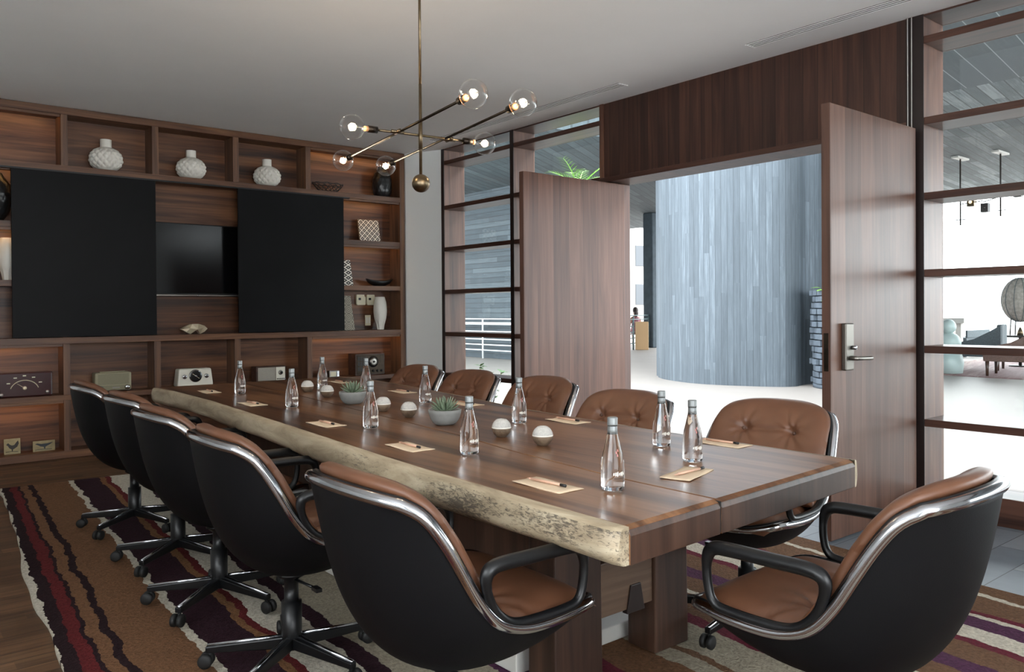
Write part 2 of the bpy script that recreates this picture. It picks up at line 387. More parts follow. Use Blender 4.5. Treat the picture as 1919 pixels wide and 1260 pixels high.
def board_mat(name, cols, width, mode, length=1.6, rough=.75, groove=.04, ang=0, seam=None, contrast=1):
    """board-marked concrete; mode 'uv': boards across u running along v; 'obj': across object X rotated by ang, running along Y; 'z': across Z"""
    m, nt, bs = newmat(name)
    tc = N(nt,'ShaderNodeTexCoord'); mp = N(nt,'ShaderNodeMapping')
    if mode == 'uv': nt.links.new(tc.outputs['UV'], mp.inputs['Vector'])
    else:
        nt.links.new(tc.outputs['Object'], mp.inputs['Vector'])
        mp.inputs['Rotation'].default_value = (0,0,ang)
    sx = N(nt,'ShaderNodeSeparateXYZ'); nt.links.new(mp.outputs[0], sx.inputs[0])
    if mode == 'z': ac, al = sx.outputs[2], sx.outputs[1]
    else: ac, al = sx.outputs[0], sx.outputs[1]
    q = math_(nt,'DIVIDE', ac, width); fl = math_(nt,'FLOOR', q); fr = math_(nt,'FRACT', q)
    w1 = N(nt,'ShaderNodeTexWhiteNoise', noise_dimensions='1D'); nt.links.new(math_(nt,'ADD', fl, .5), w1.inputs['W'])
    seg = math_(nt,'FLOOR', math_(nt,'ADD', math_(nt,'DIVIDE', al, length), math_(nt,'MULTIPLY', w1.outputs['Value'], 5.7)))
    cb = N(nt,'ShaderNodeCombineXYZ'); nt.links.new(fl, cb.inputs[0]); nt.links.new(seg, cb.inputs[1])
    w2 = N(nt,'ShaderNodeTexWhiteNoise', noise_dimensions='2D'); nt.links.new(cb.outputs[0], w2.inputs['Vector'])
    cc = N(nt,'ShaderNodeCombineXYZ'); nt.links.new(math_(nt,'MULTIPLY', ac, 26), cc.inputs[0]); nt.links.new(math_(nt,'MULTIPLY', al, 1.8), cc.inputs[1]); nt.links.new(math_(nt,'MULTIPLY', w2.outputs['Value'], 9), cc.inputs[2])
    nz = N(nt,'ShaderNodeTexNoise'); nz.inputs['Scale'].default_value = 1; nz.inputs['Detail'].default_value = 6; nz.inputs['Roughness'].default_value = .65; nt.links.new(cc.outputs[0], nz.inputs['Vector'])
    f = math_(nt,'ADD', math_(nt,'MULTIPLY', w2.outputs['Value'], .5*contrast), math_(nt,'MULTIPLY', nz.outputs['Fac'], .9))
    r = ramp(nt, [(.25,lin(cols[0])),(.68,lin(cols[1])),(1.0,lin(cols[2]))]); nt.links.new(f, r.inputs['Fac'])
    col = r.outputs['Color']
    g = math_(nt,'GREATER_THAN', math_(nt,'ABSOLUTE', math_(nt,'SUBTRACT', fr, .5)), .5-groove)
    sc_ = lin(seam) if seam else tuple(v*.45 for v in lin(cols[0])[:3])+(1,)
    col = mixrgb(nt, math_(nt,'MULTIPLY', g, .75), col, sc_)
    nt.links.new(col, bs.inputs['Base Color']); bs.inputs['Roughness'].default_value = rough
    b = N(nt,'ShaderNodeBump'); b.inputs['Strength'].default_value = .4; b.inputs['Distance'].default_value = .01; nt.links.new(math_(nt,'SUBTRACT', f, math_(nt,'MULTIPLY', g, .6)), b.inputs['Height']); nt.links.new(b.outputs['Normal'], bs.inputs['Normal'])
    return m
M['tower'] = board_mat('board_concrete_tower', ((56,65,72),(77,87,95),(104,115,124)), .10, 'uv', 1.9, groove=.03, contrast=.55)
M['soffit'] = board_mat('board_concrete_soffit', ((58,67,71),(90,100,104),(138,147,150)), .18, 'obj', 2.2, ang=radians(82), groove=.05)
M['soffit_n'] = board_mat('panel_concrete_soffit', ((66,74,78),(76,84,89),(86,94,99)), .33, 'obj', 3, ang=radians(82), groove=.02, seam=(150,157,160), contrast=.5)
M['soffit_l'] = board_mat('board_concrete_soffit_slanted', ((48,58,63),(64,75,80),(84,95,100)), .20, 'obj', 2.2, ang=radians(61), groove=.06)
M['far_wall'] = board_mat('board_concrete_wall', ((44,54,60),(58,68,75),(74,84,90)), .13, 'z', 2.4, groove=.06)
M['terrace'] = plain('terrace_floor', (146,141,136), .5, noise=.04, nscale=1.5)
def pattern_mat(name, light, dark, sx, sz, kind):
    m, nt, bs = newmat(name)
    tc = N(nt,'ShaderNodeTexCoord'); s = N(nt,'ShaderNodeSeparateXYZ'); nt.links.new(tc.outputs['Object'], s.inputs[0])
    x = math_(nt,'ABSOLUTE', math_(nt,'SUBTRACT', math_(nt,'FRACT', math_(nt,'DIVIDE', s.outputs[0], sx)), .5))
    z = math_(nt,'ABSOLUTE', math_(nt,'SUBTRACT', math_(nt,'FRACT', math_(nt,'DIVIDE', s.outputs[2], sz)), .5))
    d = math_(nt,'ADD', x, z)
    if kind == 'diamond':
        f = math_(nt,'LESS_THAN', math_(nt,'ABSOLUTE', math_(nt,'SUBTRACT', math_(nt,'FRACT', math_(nt,'MULTIPLY', d, 2.0)), .5)), .26)
    else:
        r2 = math_(nt,'ADD', math_(nt,'MULTIPLY', x, x), math_(nt,'MULTIPLY', z, z))
        f = math_(nt,'LESS_THAN', math_(nt,'FRACT', math_(nt,'MULTIPLY', math_(nt,'SQRT', r2), 5)), .5)
    nt.links.new(mixrgb(nt, f, lin(light), lin(dark)), bs.inputs['Base Color']); bs.inputs['Roughness'].default_value = .6
    return m

# ================================================================ CAMERA
f_, yaw, pit, rol, shf, H = 1505.97731, 6.86937311e-01, -8.59908586e-03, -6.93539940e-03, -34.9329680, 1.23
fw = Vector((sin(yaw)*cos(pit), cos(yaw)*cos(pit), sin(pit))); rt = Vector((cos(yaw), -sin(yaw), 0)); up = rt.cross(fw)
r2 = rt*cos(rol)+up*sin(rol); u2 = -rt*sin(rol)+up*cos(rol)
cd = bpy.data.cameras.new('camera'); cam = bpy.data.objects.new('camera', cd); COL.objects.link(cam)
Rm = Matrix((r2, u2, -fw)).transposed().to_4x4(); cam.matrix_world = Matrix.Translation((0,0,H)) @ Rm
cd.sensor_width = 36; cd.lens = f_/1919*36; cd.shift_y = shf/1919; cd.clip_start = .05; cd.clip_end = 400
SC.camera = cam
def ray(px, py): return fw + r2*((px-959.5)/f_) - u2*((py-630-shf)/f_)
O_ = Vector((0,0,H))
def onz(px, py, z): d = ray(px, py); return O_ + d*((z-H)/d.z)
def onx(px, py, x): d = ray(px, py); return O_ + d*(x/d.x)
def ony(px, py, y): d = ray(px, py); return O_ + d*(y/d.y)

# ================================================================ ROOM SHELL
CZ = 2.98; XW = 4.955; YB = 7.885; YS = 7.66
struct(box('floor', M['floor'], -1.6, 3.6, -2.6, 8.0, -.1, 0, bevel=0))
struct(box('floor_tiles', M['tile'], 3.6, 5.25, -2.6, 8.0, -.1, 0, bevel=0)).name = 'floor'
struct(box('ceiling', M['ceil'], -1.6, 5.2, -2.6, 8.0, CZ, CZ+.12, bevel=0))
struct(box('wall_back', M['white_wall'], -1.6, 5.25, 7.905, 8.05, 0, CZ, bevel=0))
struct(MB().prism([(XW,7.232),(5.25,7.232),(5.25,7.9),(4.765,7.9),(4.765,7.662)], 0, CZ).build('wall_right', M['white_wall']))
# walls behind the camera; their unseen openings are added to let in fill daylight
wl = MB(); wl.box(-1.75,-1.6,-2.6,8.05,0,1.1); wl.box(-1.75,-1.6,-2.6,8.05,2.4,CZ); wl.box(-1.75,-1.6,1.9,8.05,1.1,2.4); wl.box(-1.75,-1.6,-2.6,-1.4,1.1,2.4)
struct(wl.build('wall_left', M['white_wall']))
wr = MB(); wr.box(-1.75,5.25,-2.75,-2.6,0,.3); wr.box(-1.75,5.25,-2.75,-2.6,2.7,CZ); wr.box(-1.75,-.9,-2.75,-2.6,.3,2.7); wr.box(2.1,5.25,-2.75,-2.6,.3,2.7)
struct(wr.build('wall_rear', M['white_wall']))

# ---- glazed grids in the right wall
XG = 5.205
ZM = [.540, .980, 1.436, 1.895, 2.345, 2.828]
def window(idx, y0, y1, post0, post1, sillz=.16, zs=ZM, mx=1.0):
    root = struct(empty('window_%d' % idx, (XW, (y0+y1)/2, 0)))
    L = lambda o: (setattr(o, 'location', (-XW, -(y0+y1)/2, 0)), o)[1]
    for nm, yy in (('window_post', post0), ('window_post', post1)):
        if yy: L(box(nm, M['frame_v'], XW, 5.225, yy[0], yy[1], .0, CZ, root, .003))
    for z in zs:
        b = L(box('mullion', M['frame_h'], XW, 5.225, y0, y1, z-.022, z+.022, root, .003))
    L(box('window_sill', M['frame_h'], XW-.0, 5.26, y0, y1, 0, sillz, root, .004))
    L(box('window_head', M['frame_h'], XW, 5.225, y0, y1, CZ-.012, CZ, root, .002))
    e = [sillz]+list(zs)+[CZ-.012]
    for a, b in zip(e, e[1:]):
        a2 = a+(.022 if a != sillz else 0); b2 = b-(.022 if b != e[-1] else 0)
        L(box('window_pane', M['pane'], XG, XG+.008, y0, y1, a2, b2, root, 0))
    return root
window(1, 6.05, 7.18, (7.18, 7.23), (6.0, 6.05))
window(2, 4.835, 6.0, None, None)
window(3, -2.55, 2.153, (2.153, 2.252), (-2.6, -2.55))
# dark strips on the post fronts, painting in their backlit shade
for y0, y1 in ((7.178,7.232),(5.998,6.052),(2.151,2.254)):
    o = struct(box('post_front_shade', M['frame_dark'], XW-.006, XW, y0, y1, 0, CZ, bevel=.001))
# door-head panel of vertical boards
hd = MB(); hd.box(XW, XW+.28, 2.252, 4.835, 2.312, CZ)
tr = struct(hd.build('trim_2', M['header'], bevel=.003))
for nm, bx in (('trim_3', (XW-.012, XW+.0, 2.252, 4.835, 2.312, 2.352)), ('trim_4', (XW-.012, XW, 4.79, 4.835, 2.352, CZ))):
    struct(box(nm, M['frame_v'] if nm == 'trim_4' else M['frame_h'], *bx, bevel=.002))
struct(box('trim_5', M['door_edge'], 5.0, 5.235, 4.755, 4.835, 0, 2.312, bevel=.003))     # jamb left
struct(box('trim_6', M['frame_dark'], 5.0, 5.235, 2.252, 2.30, 0, 2.312, bevel=.003))      # jamb right
struct(MB().obox(((XW+4.765)/2-.006,7.447-.003,.05),((4.765-XW)/2,.215,0),(-.0045,-.002,0),(0,0,.05)).build('baseboard_right', M['frame_h']))

# ---- doors, both swung square into the room
def leaf(idx, hinge, w, ydir, rz=0):
    root = struct(empty('door_%d' % idx, hinge, rz))
    box('door_leaf', M['door'], -w, 0, -.0245, .0245, .012, 2.30, root, .003)
    box('door_lipping', M['door_edge'], -w-.006, -w, -.0245, .0245, .012, 2.30, root, .001)
    return root
d1 = leaf(1, (5.12, 4.735, 0), 1.13, 1)
d2 = leaf(2, (4.912, 2.205, 0), .975, 1)
def handle(root, x, side):
    y = -.0245
    pl = MB().box(x-.045, x+.04, y-.028, y, .90, 1.15).build('lock_case', M['lock'], root, .006)
    lv = MB(); lv.tube([(x+.0,y-.028,.965),(x+.0,y-.075,.965)], .012)
    lv.tube(smoothpath([(x,y-.07,.965),(x+.03,y-.078,.965),(x+.13,y-.078,.962)],5), .011); lv.build('lever', M['steel'], root)
    MB().tube([(x+.02,y-.028,1.02),(x+.02,y-.05,1.02)], .011).build('thumb_turn', M['chrome'], root)
    l2 = MB(); l2.tube([(x,.0245,.965),(x,.075,.965)], .012); l2.tube([(x,.072,.965),(x+.12,.072,.965)], .011); l2.build('lever', M['dbrass'], root)
    MB().box(-.975-.0085, -.975-.006, -.013, .013, .90, 1.10).build('lock_face', M['dbrass'], root, .001)
handle(d2, -.83, -1)
# ---- ceiling slot vents
def vent(y0, y1, label):
    t = thing('ceiling_vent', label, 'vent', (4.63, (y0+y1)/2, CZ), group='linear slots in the ceiling')
    h = (y1-y0)/2
    MB().box(-.045,.045,-h,h,-.003,.0).build('slot_backing', M['black'], t)
    for k in range(4):
        x = -.04+k*.0267
        MB().box(x-.0055,x+.0055,-h-.01,h+.01,-.006,-.003).build('vent_blade', M['ceil'], t, .001)
    for e in (-1,1):
        MB().box(-.05,.05,e*h-.006,e*h+.006,-.0092,-.003).build('end_bar', M['ceil'], t, .001)
vent(1.3, 3.13, 'white linear ceiling vent nearer the camera, above the open doorway')
vent(4.27, 6.9, 'white linear ceiling vent farther back, behind the globe bulbs')
# ---- blind cords
def cord(pts, label):
    o = MB().tube(smoothpath(pts,6), .0028, 6).build('blind_cord', M['white_metal']); tag(o, label, 'cord', 'blind cords hanging at the windows')
cord([(XW-.02,2.238,CZ-.003),(XW-.022,2.236,2.0),(XW-.02,2.232,1.1),(XW-.02,2.222,1.075),(XW-.02,2.214,1.1),(XW-.022,2.214,2.0),(XW-.02,2.214,CZ-.003)], 'looped blind cord hanging from ceiling beside the right door leaf')
cord([(XW+.20,4.96,CZ-.013),(XW+.20,4.95,2.2),(XW+.20,4.935,2.17),(XW+.20,4.92,2.2),(XW+.20,4.915,CZ-.013)], 'thin blind cord in the high pane above the left door leaf')

# ================================================================ RUG
rug = MB()
a_ = math.atan(.068); 
def rugfn(i, j):
    y = -1.4+(6.62+1.4)*j; x0 = .604-.026*exp(-((y-4.25)/.55)**4)-.02*max(0,min(1,(y-6.35)*8))+.004*sin(y*11); x1 = 3.975+.01*sin(y*2.3+1)
    return (x0+(x1-x0)*i, y-4, 0)
top = []
nu, nv = 6, 80
vs = [tuple(Vector(rugfn(i/nu, j/nv))+Vector((0,0,.016))) for j in range(nv+1) for i in range(nu+1)]
fs = [(j*(nu+1)+i, j*(nu+1)+i+1, (j+1)*(nu+1)+i+1, (j+1)*(nu+1)+i) for j in range(nv) for i in range(nu)]
rug.add(vs, fs)
ring = [j*(nu+1) for j in range(nv+1)]+[nv*(nu+1)+i for i in range(1,nu+1)]+[j*(nu+1)+nu for j in range(nv-1,-1,-1)]+[i for i in range(nu-1,0,-1)]
b0 = len(rug.v); rug.v += [(rug.v[i][0], rug.v[i][1], .001) for i in ring]
for k in range(len(ring)):
    k2 = (k+1) % len(ring); rug.f.append((ring[k], ring[k2], b0+k2, b0+k)); rug.sm.append(False)
rug.f.append(tuple(b0+k for k in range(len(ring)))); rug.sm.append(False)
ro = rug.build('area_rug', M['rug'])
# shear of the stripes along the room: the rug lies slightly skewed, so rotate it
for v in ro.data.vertices: v.co.x += 0
ro.location = (0,4,0); ro.rotation_euler = (0,0,-math.atan(.068))
tag(ro, 'shaggy striped rug in tan, plum, red and cream under the long table', 'rug')

# ================================================================ SHELVING UNIT
unit = thing('shelving_unit', 'walnut built-in shelving wall with sliding black panels around a screen', 'shelves', (2.5, YS, 0))
def ub(name, mat, x0,x1,z0,z1,y0=YS,y1=YB,bev=.0015):
    o = box(name, mat, x0,x1,y0,y1,z0,z1, unit, bev); o.location = (-2.5,-YS,0); return o
X0, X1 = .27, 4.752
ub('back_panel', M['back_h'], X0, X1, .02, 2.95, YB, YB+.018, 0)
ub('top_rail', M['shelf_h'], X0, X1, 2.915, CZ-.004)
ub('long_shelf', M['shelf_h'], X0+.05, X1-.06, 2.432, 2.484)
ub('long_shelf', M['shelf_h'], X0+.05, X1-.06, .974, 1.028)
ub('long_shelf', M['shelf_h'], X0+.05, X1-.06, .495, .540, YS+.004)
ub('base_rail', M['shelf_h'], X0+.05, X1-.06, .003, .066)
for a, b in ((X0, X0+.058),(4.69, X1)): ub('end_upright', M['shelf_v'], a, b, .002, 2.915)
UP = [(1.373,1.425),(2.102,2.158),(2.836,2.893),(3.582,3.635)]
for a, b in UP:
    ub('upright', M['shelf_v'], a, b, 2.484, 2.915, YS+.003)
    ub('upright', M['shelf_v'], a, b, .540, .974, YS+.003)
    ub('upright', M['shelf_v'], a, b, .066, .495, YS+.003)
ub('upright', M['shelf_v'], 1.373, 1.423, 1.028, 2.432, YS+.03); ub('upright', M['shelf_v'], 3.585, 3.635, 1.028, 2.432, YS+.03)
for (a, b) in ((X0+.058,1.373),(3.635,4.69)):
    ub('short_shelf', M['shelf_h'], a, b, 1.940, 1.992, YS+.006); ub('short_shelf', M['shelf_h'], a, b, 1.457, 1.507, YS+.006)
ub('sliding_panel', M['black_panel'], 1.001, 2.112, 1.034, 2.416, YS-.055, YS-.03)
ub('sliding_panel', M['black_panel'], 2.86, 3.974, 1.034, 2.416, YS-.055, YS-.03)
ub('panel_track', M['black'], .9, 4.05, 2.416, 2.43, YS-.05, YS+.0, 0)
# warm shelf lighting tucked under the boards of the end bays
M['led'] = emis('warm_shelf_light', (255,196,120), LED)
for x0_, x1_ in ((.335,1.37),(3.64,4.685)):
    for z in (2.915, 2.432, 1.940, .974, .495):
        if z == .495 and x0_ > 2: continue
        ub('shelf_lip', M['shelf_h'], x0_, x1_, z-.024, z-.0005, YS+.008, YS+.022, .001)
        ub('light_strip', M['led'], x0_+.03, x1_-.03, z-.014, z-.001, YS+.0225, YS+.030, 0)
# ---- screen
tv = thing('television', 'black wall-mounted screen between the two sliding black panels', 'screen', (2.55, YB, 1.385))
box('screen_case', M['black'], -.50, .50, -.05, -.002, .0, .69, tv, .004)
box('screen_glass', M['black_gloss'], -.485, .485, -.0525, -.05, .03, .68, tv, .001)
box('speaker_bar', M['steel'], -.50, .50, -.054, -.05, .003, .016, tv, .001)
MB().sphere((0,-.055,.009),.008,.003,.006,10,6).build('power_light', M['chrome'], tv)
# ================================================================ TABLE
TZ = .76; TB = .676
LT = [(1.15,1.293),(1.5,1.297),(2.0,1.312),(2.35,1.333),(2.83,1.37),(3.44,1.414),(4.3,1.472),(5.0,1.487),(5.36,1.468)]
RT = [(1.2,2.412),(2.1,2.428),(2.93,2.49),(3.54,2.60),(4.2,2.70),(4.86,2.775),(5.32,2.735)]
SEAM = [(1.1,1.645),(1.52,1.648),(2.08,1.703),(2.4,1.76),(3.2,1.84),(4.2,1.93),(5.4,2.0)]
tab = thing('conference_table', 'long live-edge walnut slab table in the middle of the striped rug', 'table', (1.9, 3.2, 0))
def tp(o): o.location = (-1.9,-3.2,0); return o
M['seam'] = plain('dark_seam', (20,15,12), .8)
def slab(name, xa, xb, mat, ny=44, bev=.012, ztop=None, zbot=None, end=0):
    TB_ = zbot or TB; TZ_ = ztop or TZ
    mb = MB(); vs = []; 
    Y0 = lambda x: 1.178+end+(x-1.29)*.062; Y1 = lambda x: 5.335-end-(x-1.4)*.03
    rows = []
    for j in range(ny+1):
        t = j/ny
        ya = Y0(1.29)+(Y1(1.45)-Y0(1.29))*t
        a = xa(ya); b = xb(ya)
        rows.append((( a, Y0(a)+(Y1(a)-Y0(a))*t), (b, Y0(b)+(Y1(b)-Y0(b))*t)))
    vs = []
    if not end:      # rounded-over top edge at the near end
        (p, q) = rows[0]
        vs += [(p[0],p[1],TB_),(q[0],q[1],TB_),(q[0],q[1],TZ_-.020),(p[0],p[1],TZ_-.020)]
        for dy, dz in ((.006,-.006),(.020,0)):
            vs += [(p[0],p[1]+dy,TB_),(q[0],q[1]+dy,TB_),(q[0],q[1]+dy,TZ_+dz),(p[0],p[1]+dy,TZ_+dz)]
        rows = rows[1:]; ny += 2
    for (p, q) in rows:
        vs += [(p[0],p[1],TB_),(q[0],q[1],TB_),(q[0],q[1],TZ_),(p[0],p[1],TZ_)]
    fs = []
    for j in range(ny):
        k = 4*j; n = k+4
        fs += [(k,n,n+1,k+1),(k+2,n+2,n+3,k+3),(k+1,n+1,n+2,k+2),(k+3,n+3,n,k)]
    fs += [(0,1,2,3),(4*ny+3,4*ny+2,4*ny+1,4*ny)]
    mb.add(vs, fs)
    o = tp(mb.build(name, mat, tab, bev, 3)); o.data.materials.append(M['table_end'] if mat is M['table'] else mat)
    for p in o.data.polygons:
        if abs(p.normal.y) > .7: p.material_index = 1
    return o
slab('slab', lambda y: interp(LT,y), lambda y: interp(SEAM,y)-.0028, M['table'], bev=.0025)
slab('slab', lambda y: interp(SEAM,y)+.0028, lambda y: interp(RT,y)-.022, M['table'], bev=.0025)
slab('seam_fill', lambda y: interp(SEAM,y)-.0026, lambda y: interp(SEAM,y)+.0026, M['seam'], bev=0, ztop=.7565, zbot=.68, end=.002)
# live edges, one long profile each
def edge(tabl, sgn, depth, amp, name='live_edge'):
    mb = MB(); ny = 150; vs = []; n = 11
    for j in range(ny+1):
        t = j/ny; ya = 1.178 if sgn < 0 else 1.243; yb = 5.335 if sgn < 0 else 5.297; y = ya+(yb-ya)*t
        x = interp(tabl, y)
        w1 = sin(y*2.1+.6)*.35+sin(y*5.3+2)*.22+sin(y*11.7)*.12+sin(y*23+1)*.05
        d = depth*(1+amp*w1)
        e = max(0, 1-min(t, 1-t)/.012); d *= sqrt(max(.35, 1-e*e*.6))
        prof = [(0,TZ),(.45,TZ-.0005),(.78,TZ-.004),(.93,TZ-.014),(1.02,TZ-.03),(1.08+.08*sin(y*7),TZ-.047),(1.05+.1*sin(y*4+1),TZ-.062),(.9+.12*sin(y*9),TZ-.075),(.62,TB-.002+.004*sin(y*6)),(.3,TB),(0,TB)]
        for k, (u, z) in enumerate(prof):
            vs.append((x+sgn*d*u, y+(.005*e if t < .5 else -.005*e), z))
    for j in range(ny):
        for k in range(n-1):
            a = j*n+k
            mb.f.append((a,a+1,a+n+1,a+n)); mb.sm.append(True)
    mb.f.append(tuple(range(n))); mb.sm.append(False)
    mb.f.append(tuple(ny*n+k for k in range(n-1,-1,-1))); mb.sm.append(False)
    mb.v = vs
    o = tp(mb.build(name, M['live'], tab)); o['label'] = 'pale bark-stained live edge' if sgn < 0 else 'thin pale live edge'
edge(LT, -1, .042, .22)
edge([(a, b-.022) for a, b in RT], 1, .020, .3)
def leg(x0,x1,y0,y1):
    mb = MB()
    vs = [(x0,y0,.018),(x1,y0,.018),(x1,y1,.018),(x0,y1,.018),(x0+.006,y0+.004,TB),(x1-.006,y0+.004,TB),(x1-.006,y1,TB),(x0+.006,y1,TB)]
    mb.add(vs,[(0,3,2,1),(4,5,6,7),(0,1,5,4),(1,2,6,5),(2,3,7,6),(3,0,4,7)])
    tp(mb.build('leg', M['table_end'], tab, .006))
for y0 in (1.86, 4.42):
    leg(1.69,1.905,y0,y0+.13); leg(2.165,2.35,y0,y0+.13)
    tp(MB().box(1.904,2.166,y0+.012,y0+.11,.203,.385).build('cross_beam', M['beam'], tab, .004))
    tp(MB().box(1.74,2.32,y0-.02,y0+.135,.615,TB-.001).build('bearer', M['table_end'], tab, .004))
tp(MB().box(2.04,2.11,1.874,4.54,.205,.30).build('long_beam', M['table_end'], tab, .003))
tp(MB().box(1.715,1.745,1.995,4.415,.345,.655).build('side_panel', M['table_end'], tab, .003))
w = MB(); w.add([(2.03,1.866,.19),(2.12,1.866,.19),(2.10,1.866,.285),(2.05,1.866,.285),(2.03,1.89,.19),(2.12,1.89,.19),(2.10,1.89,.285),(2.05,1.89,.285)],[(0,1,2,3),(7,6,5,4),(0,4,5,1),(1,5,6,2),(2,6,7,3),(3,7,4,0)])
tp(w.build('tenon_wedge', M['frame_dark'], tab, .002))
# white cable trunking below
o = MB().box(1.69,1.77,2.05,4.36,.018,.338).build('cable_trunk', M['white_metal'], None, .004)
tag(o, 'white metal cable trunk standing on the rug beneath the table', 'cable trunk')
o = MB().box(1.95,2.30,2.03,2.30,.018,.075).build('floor_box', M['white_metal'], None, .006)
tag(o, 'low grey metal floor box between the table legs', 'floor box')

# ================================================================ CHAIRS
RIM = [(0,-.305,.818),(.10,-.300,.818),(.165,-.285,.815),(.212,-.255,.803),(.240,-.215,.775),(.254,-.175,.72),(.264,-.135,.65),(.270,-.095,.58),(.275,-.045,.52),(.277,.02,.492),(.278,.09,.485),(.277,.17,.488),(.270,.23,.492),(.248,.27,.486),(.20,.290,.474),(.12,.302,.466),(0,.306,.462)]
i0, i1 = 3, 14                      # rim indices where the side edge begins / ends
SIDE = smoothpath(RIM[i0:i1+1], 4)
CEN0 = [(-.305,.818),(-.300,.76),(-.288,.68),(-.270,.60),(-.243,.52),(-.202,.445),(-.145,.385),(-.07,.347),(.02,.335),(.11,.345),(.19,.375),(.255,.42),(.306,.462)]
CEN = smoothpath([(0,a,b) for a,b in CEN0], 8)
def resamp(P, n):
    L = [0]
    for a, b in zip(P, P[1:]): L.append(L[-1]+(Vector(b)-Vector(a)).length)
    out = []; k = 0
    for i in range(n+1):
        t = L[-1]*i/n
        while k < len(L)-2 and L[k+1] < t: k += 1
        s = (t-L[k])/max(1e-9, L[k+1]-L[k]); out.append(Vector(P[k]).lerp(Vector(P[k+1]), min(1, s)))
    return out
NV = 44
ES = resamp(SIDE, NV); CS = resamp(CEN, NV)
def shellpt(s, j, inset=0.0):
    E, C = ES[j], CS[j]
    th = abs(s)*pi/2
    k = abs(s); b = .55*k**2+.45*(1-cos(th))
    x = E.x*(.55*k+.45*sin(th))
    # fuller belly between the two ends
    return Vector((math.copysign(x, s), C.y+(E.y-C.y)*b, C.z+(E.z-C.z)*b))
def halfwidth(y, z):
    best = []
    for j in range(NV+1):
        for k in range(0, 41):
            p = shellpt(k/40, j)
            if abs(p.z-z) < .012: best.append((p.y, p.x))
    near = [x for yy, x in best if abs(yy-y) < .02]
    return min(near) if near else .26
HW = [(y/100, halfwidth(y/100, .462) if y < 6 else .278) for y in range(-22, 32, 2)]
def make_chair(label, loc, rz):
    root = thing('swivel_chair', label, 'chair', loc, rz, 'tan leather swivel chairs at the long table')
    nu = 40
    mb = MB()
    mb.grid(lambda u, v: shellpt(u*2-1, round(v*NV)), nu, NV)
    sh = mb.build('outer_shell', M['shell'], root)
    sd = sh.modifiers.new('solid', 'SOLIDIFY'); sd.thickness = .008; sd.offset = 0
    # chrome rim around the whole lip
    right = [Vector(p) for p in ES]
    topc = [shellpt(s/10, 0) for s in range(-10, 11)]
    fr = [shellpt(s/10, NV) for s in range(10, -11, -1)]
    loop = topc + right[1:-1] + fr + [Vector((-p.x,p.y,p.z)) for p in reversed(right[1:-1])]
    MB().tube(loop, .0142, 10, closed=True).build('rim', M['chrome'], root)
    # dark gasket just inside the rim
    g = []
    cen = Vector((0,-.05,.62))
    for p in loop:
        d = Vector((0, .009, .009)); q = p + d; q.x *= .962; g.append(q)
    MB().tube(g, .007, 8, closed=True).build('gasket', M['black'], root)
    # ---- back cushion: buttoned pad
    KE = [(0,-.01,.505),(.12,-.06,.56),(.3,-.10,.63),(.5,-.135,.70),(.7,-.17,.76),(.85,-.208,.812),(1,-.243,.852)]
    ye = [(k[0],k[1]) for k in KE]; ze = [(k[0],k[2]) for k in KE]
    def backpt(s, t, side):
        # rounded outline
        w = .264-.030*t
        if t > .72: w *= 1-.16*((t-.72)/.28)**2.2
        y = interp(ye, t)+.010; z = interp(ze, t)
        z -= .022*abs(s)**3*(t**3)
        y -= .055*(1-abs(s)**2.2)*(.35+.65*t)
        x = w*s
        hs = max(0, 1-abs(s)**5)**.5; ht = max(0, 1-abs(2*t-1)**5)**.5
        h = .040*hs*ht
        p = Vector((x, y, z))
        n = Vector((-.35*s, .86, .42)).normalized()
        if side > 0:
            for bx in (-.105, .105):
                dx = x-bx; dz = (t-.60)*.38
                r = sqrt(dx*dx+dz*dz); an = math.atan2(dz, dx)
                h -= .024*exp(-(r/.022)**2) + .005*exp(-(r/.07)**2)*(.8+1.0*sin(an*8))*min(1, r/.015)
            if abs(x) < .105: h -= .008*exp(-(((t-.60)*.38)/.009)**2)
            return p+n*h
        return p-n*h*.55
    def pad(fn, nu, nv):
        mb = MB()
        for sd_ in (1, -1):
            mb.grid(lambda u, v: fn(u*2-1, v, sd_), nu, nv, flip=(sd_ < 0))
        return mb
    bc = pad(backpt, 60, 44).build('back_cushion', M['leather'], root, weld=True)
    for bx in (-.105, .105):
        p = backpt(bx/.235, .60, 1); MB().sphere(p+Vector((0,.002,.001)), .008, .005, .008, 12, 8).build('button', M['button'], bc)
    def seatpt(s, t, side):
        w = .260
        if t > .8: w *= 1-.08*((t-.8)/.2)**2
        y = -.165+.468*t
        w = max(.10, min(w, interp(HW, y)-.016)); x = w*s
        z = .475-.004*cos(t*pi)+.004
        if t > .82: z -= .02*((t-.82)/.18)**2
        hs = max(0, 1-abs(s)**5)**.5; ht = max(0, 1-abs(2*t-1)**6)**.5
        h = .045*hs*ht
        if side > 0:
            for bx in (-.11, .11):
                dx = x-bx; dy = y-.02; r = sqrt(dx*dx+dy*dy); an = math.atan2(dy, dx)
                h -= .026*exp(-(r/.024)**2)+.005*exp(-(r/.08)**2)*(.8+1.0*sin(an*6+1))*min(1, r/.015)
            if abs(x) < .11: h -= .008*exp(-((y-.02)/.010)**2)
            if abs(x) >= .10: h -= .006*exp(-((y-.02-(abs(x)-.11)*.5)/.012)**2)
            return Vector((x, y, z+h))
        return Vector((x*.93, y, z-h*.22))
    sc_ = pad(seatpt, 60, 44).build('seat_cushion', M['leather'], root, weld=True)
    for bx in (-.11, .11):
        p = seatpt(bx/.252, .40, 1); MB().sphere(p+Vector((0,0,.001)), .008, .008, .005, 12, 8).build('button', M['button'], sc_)
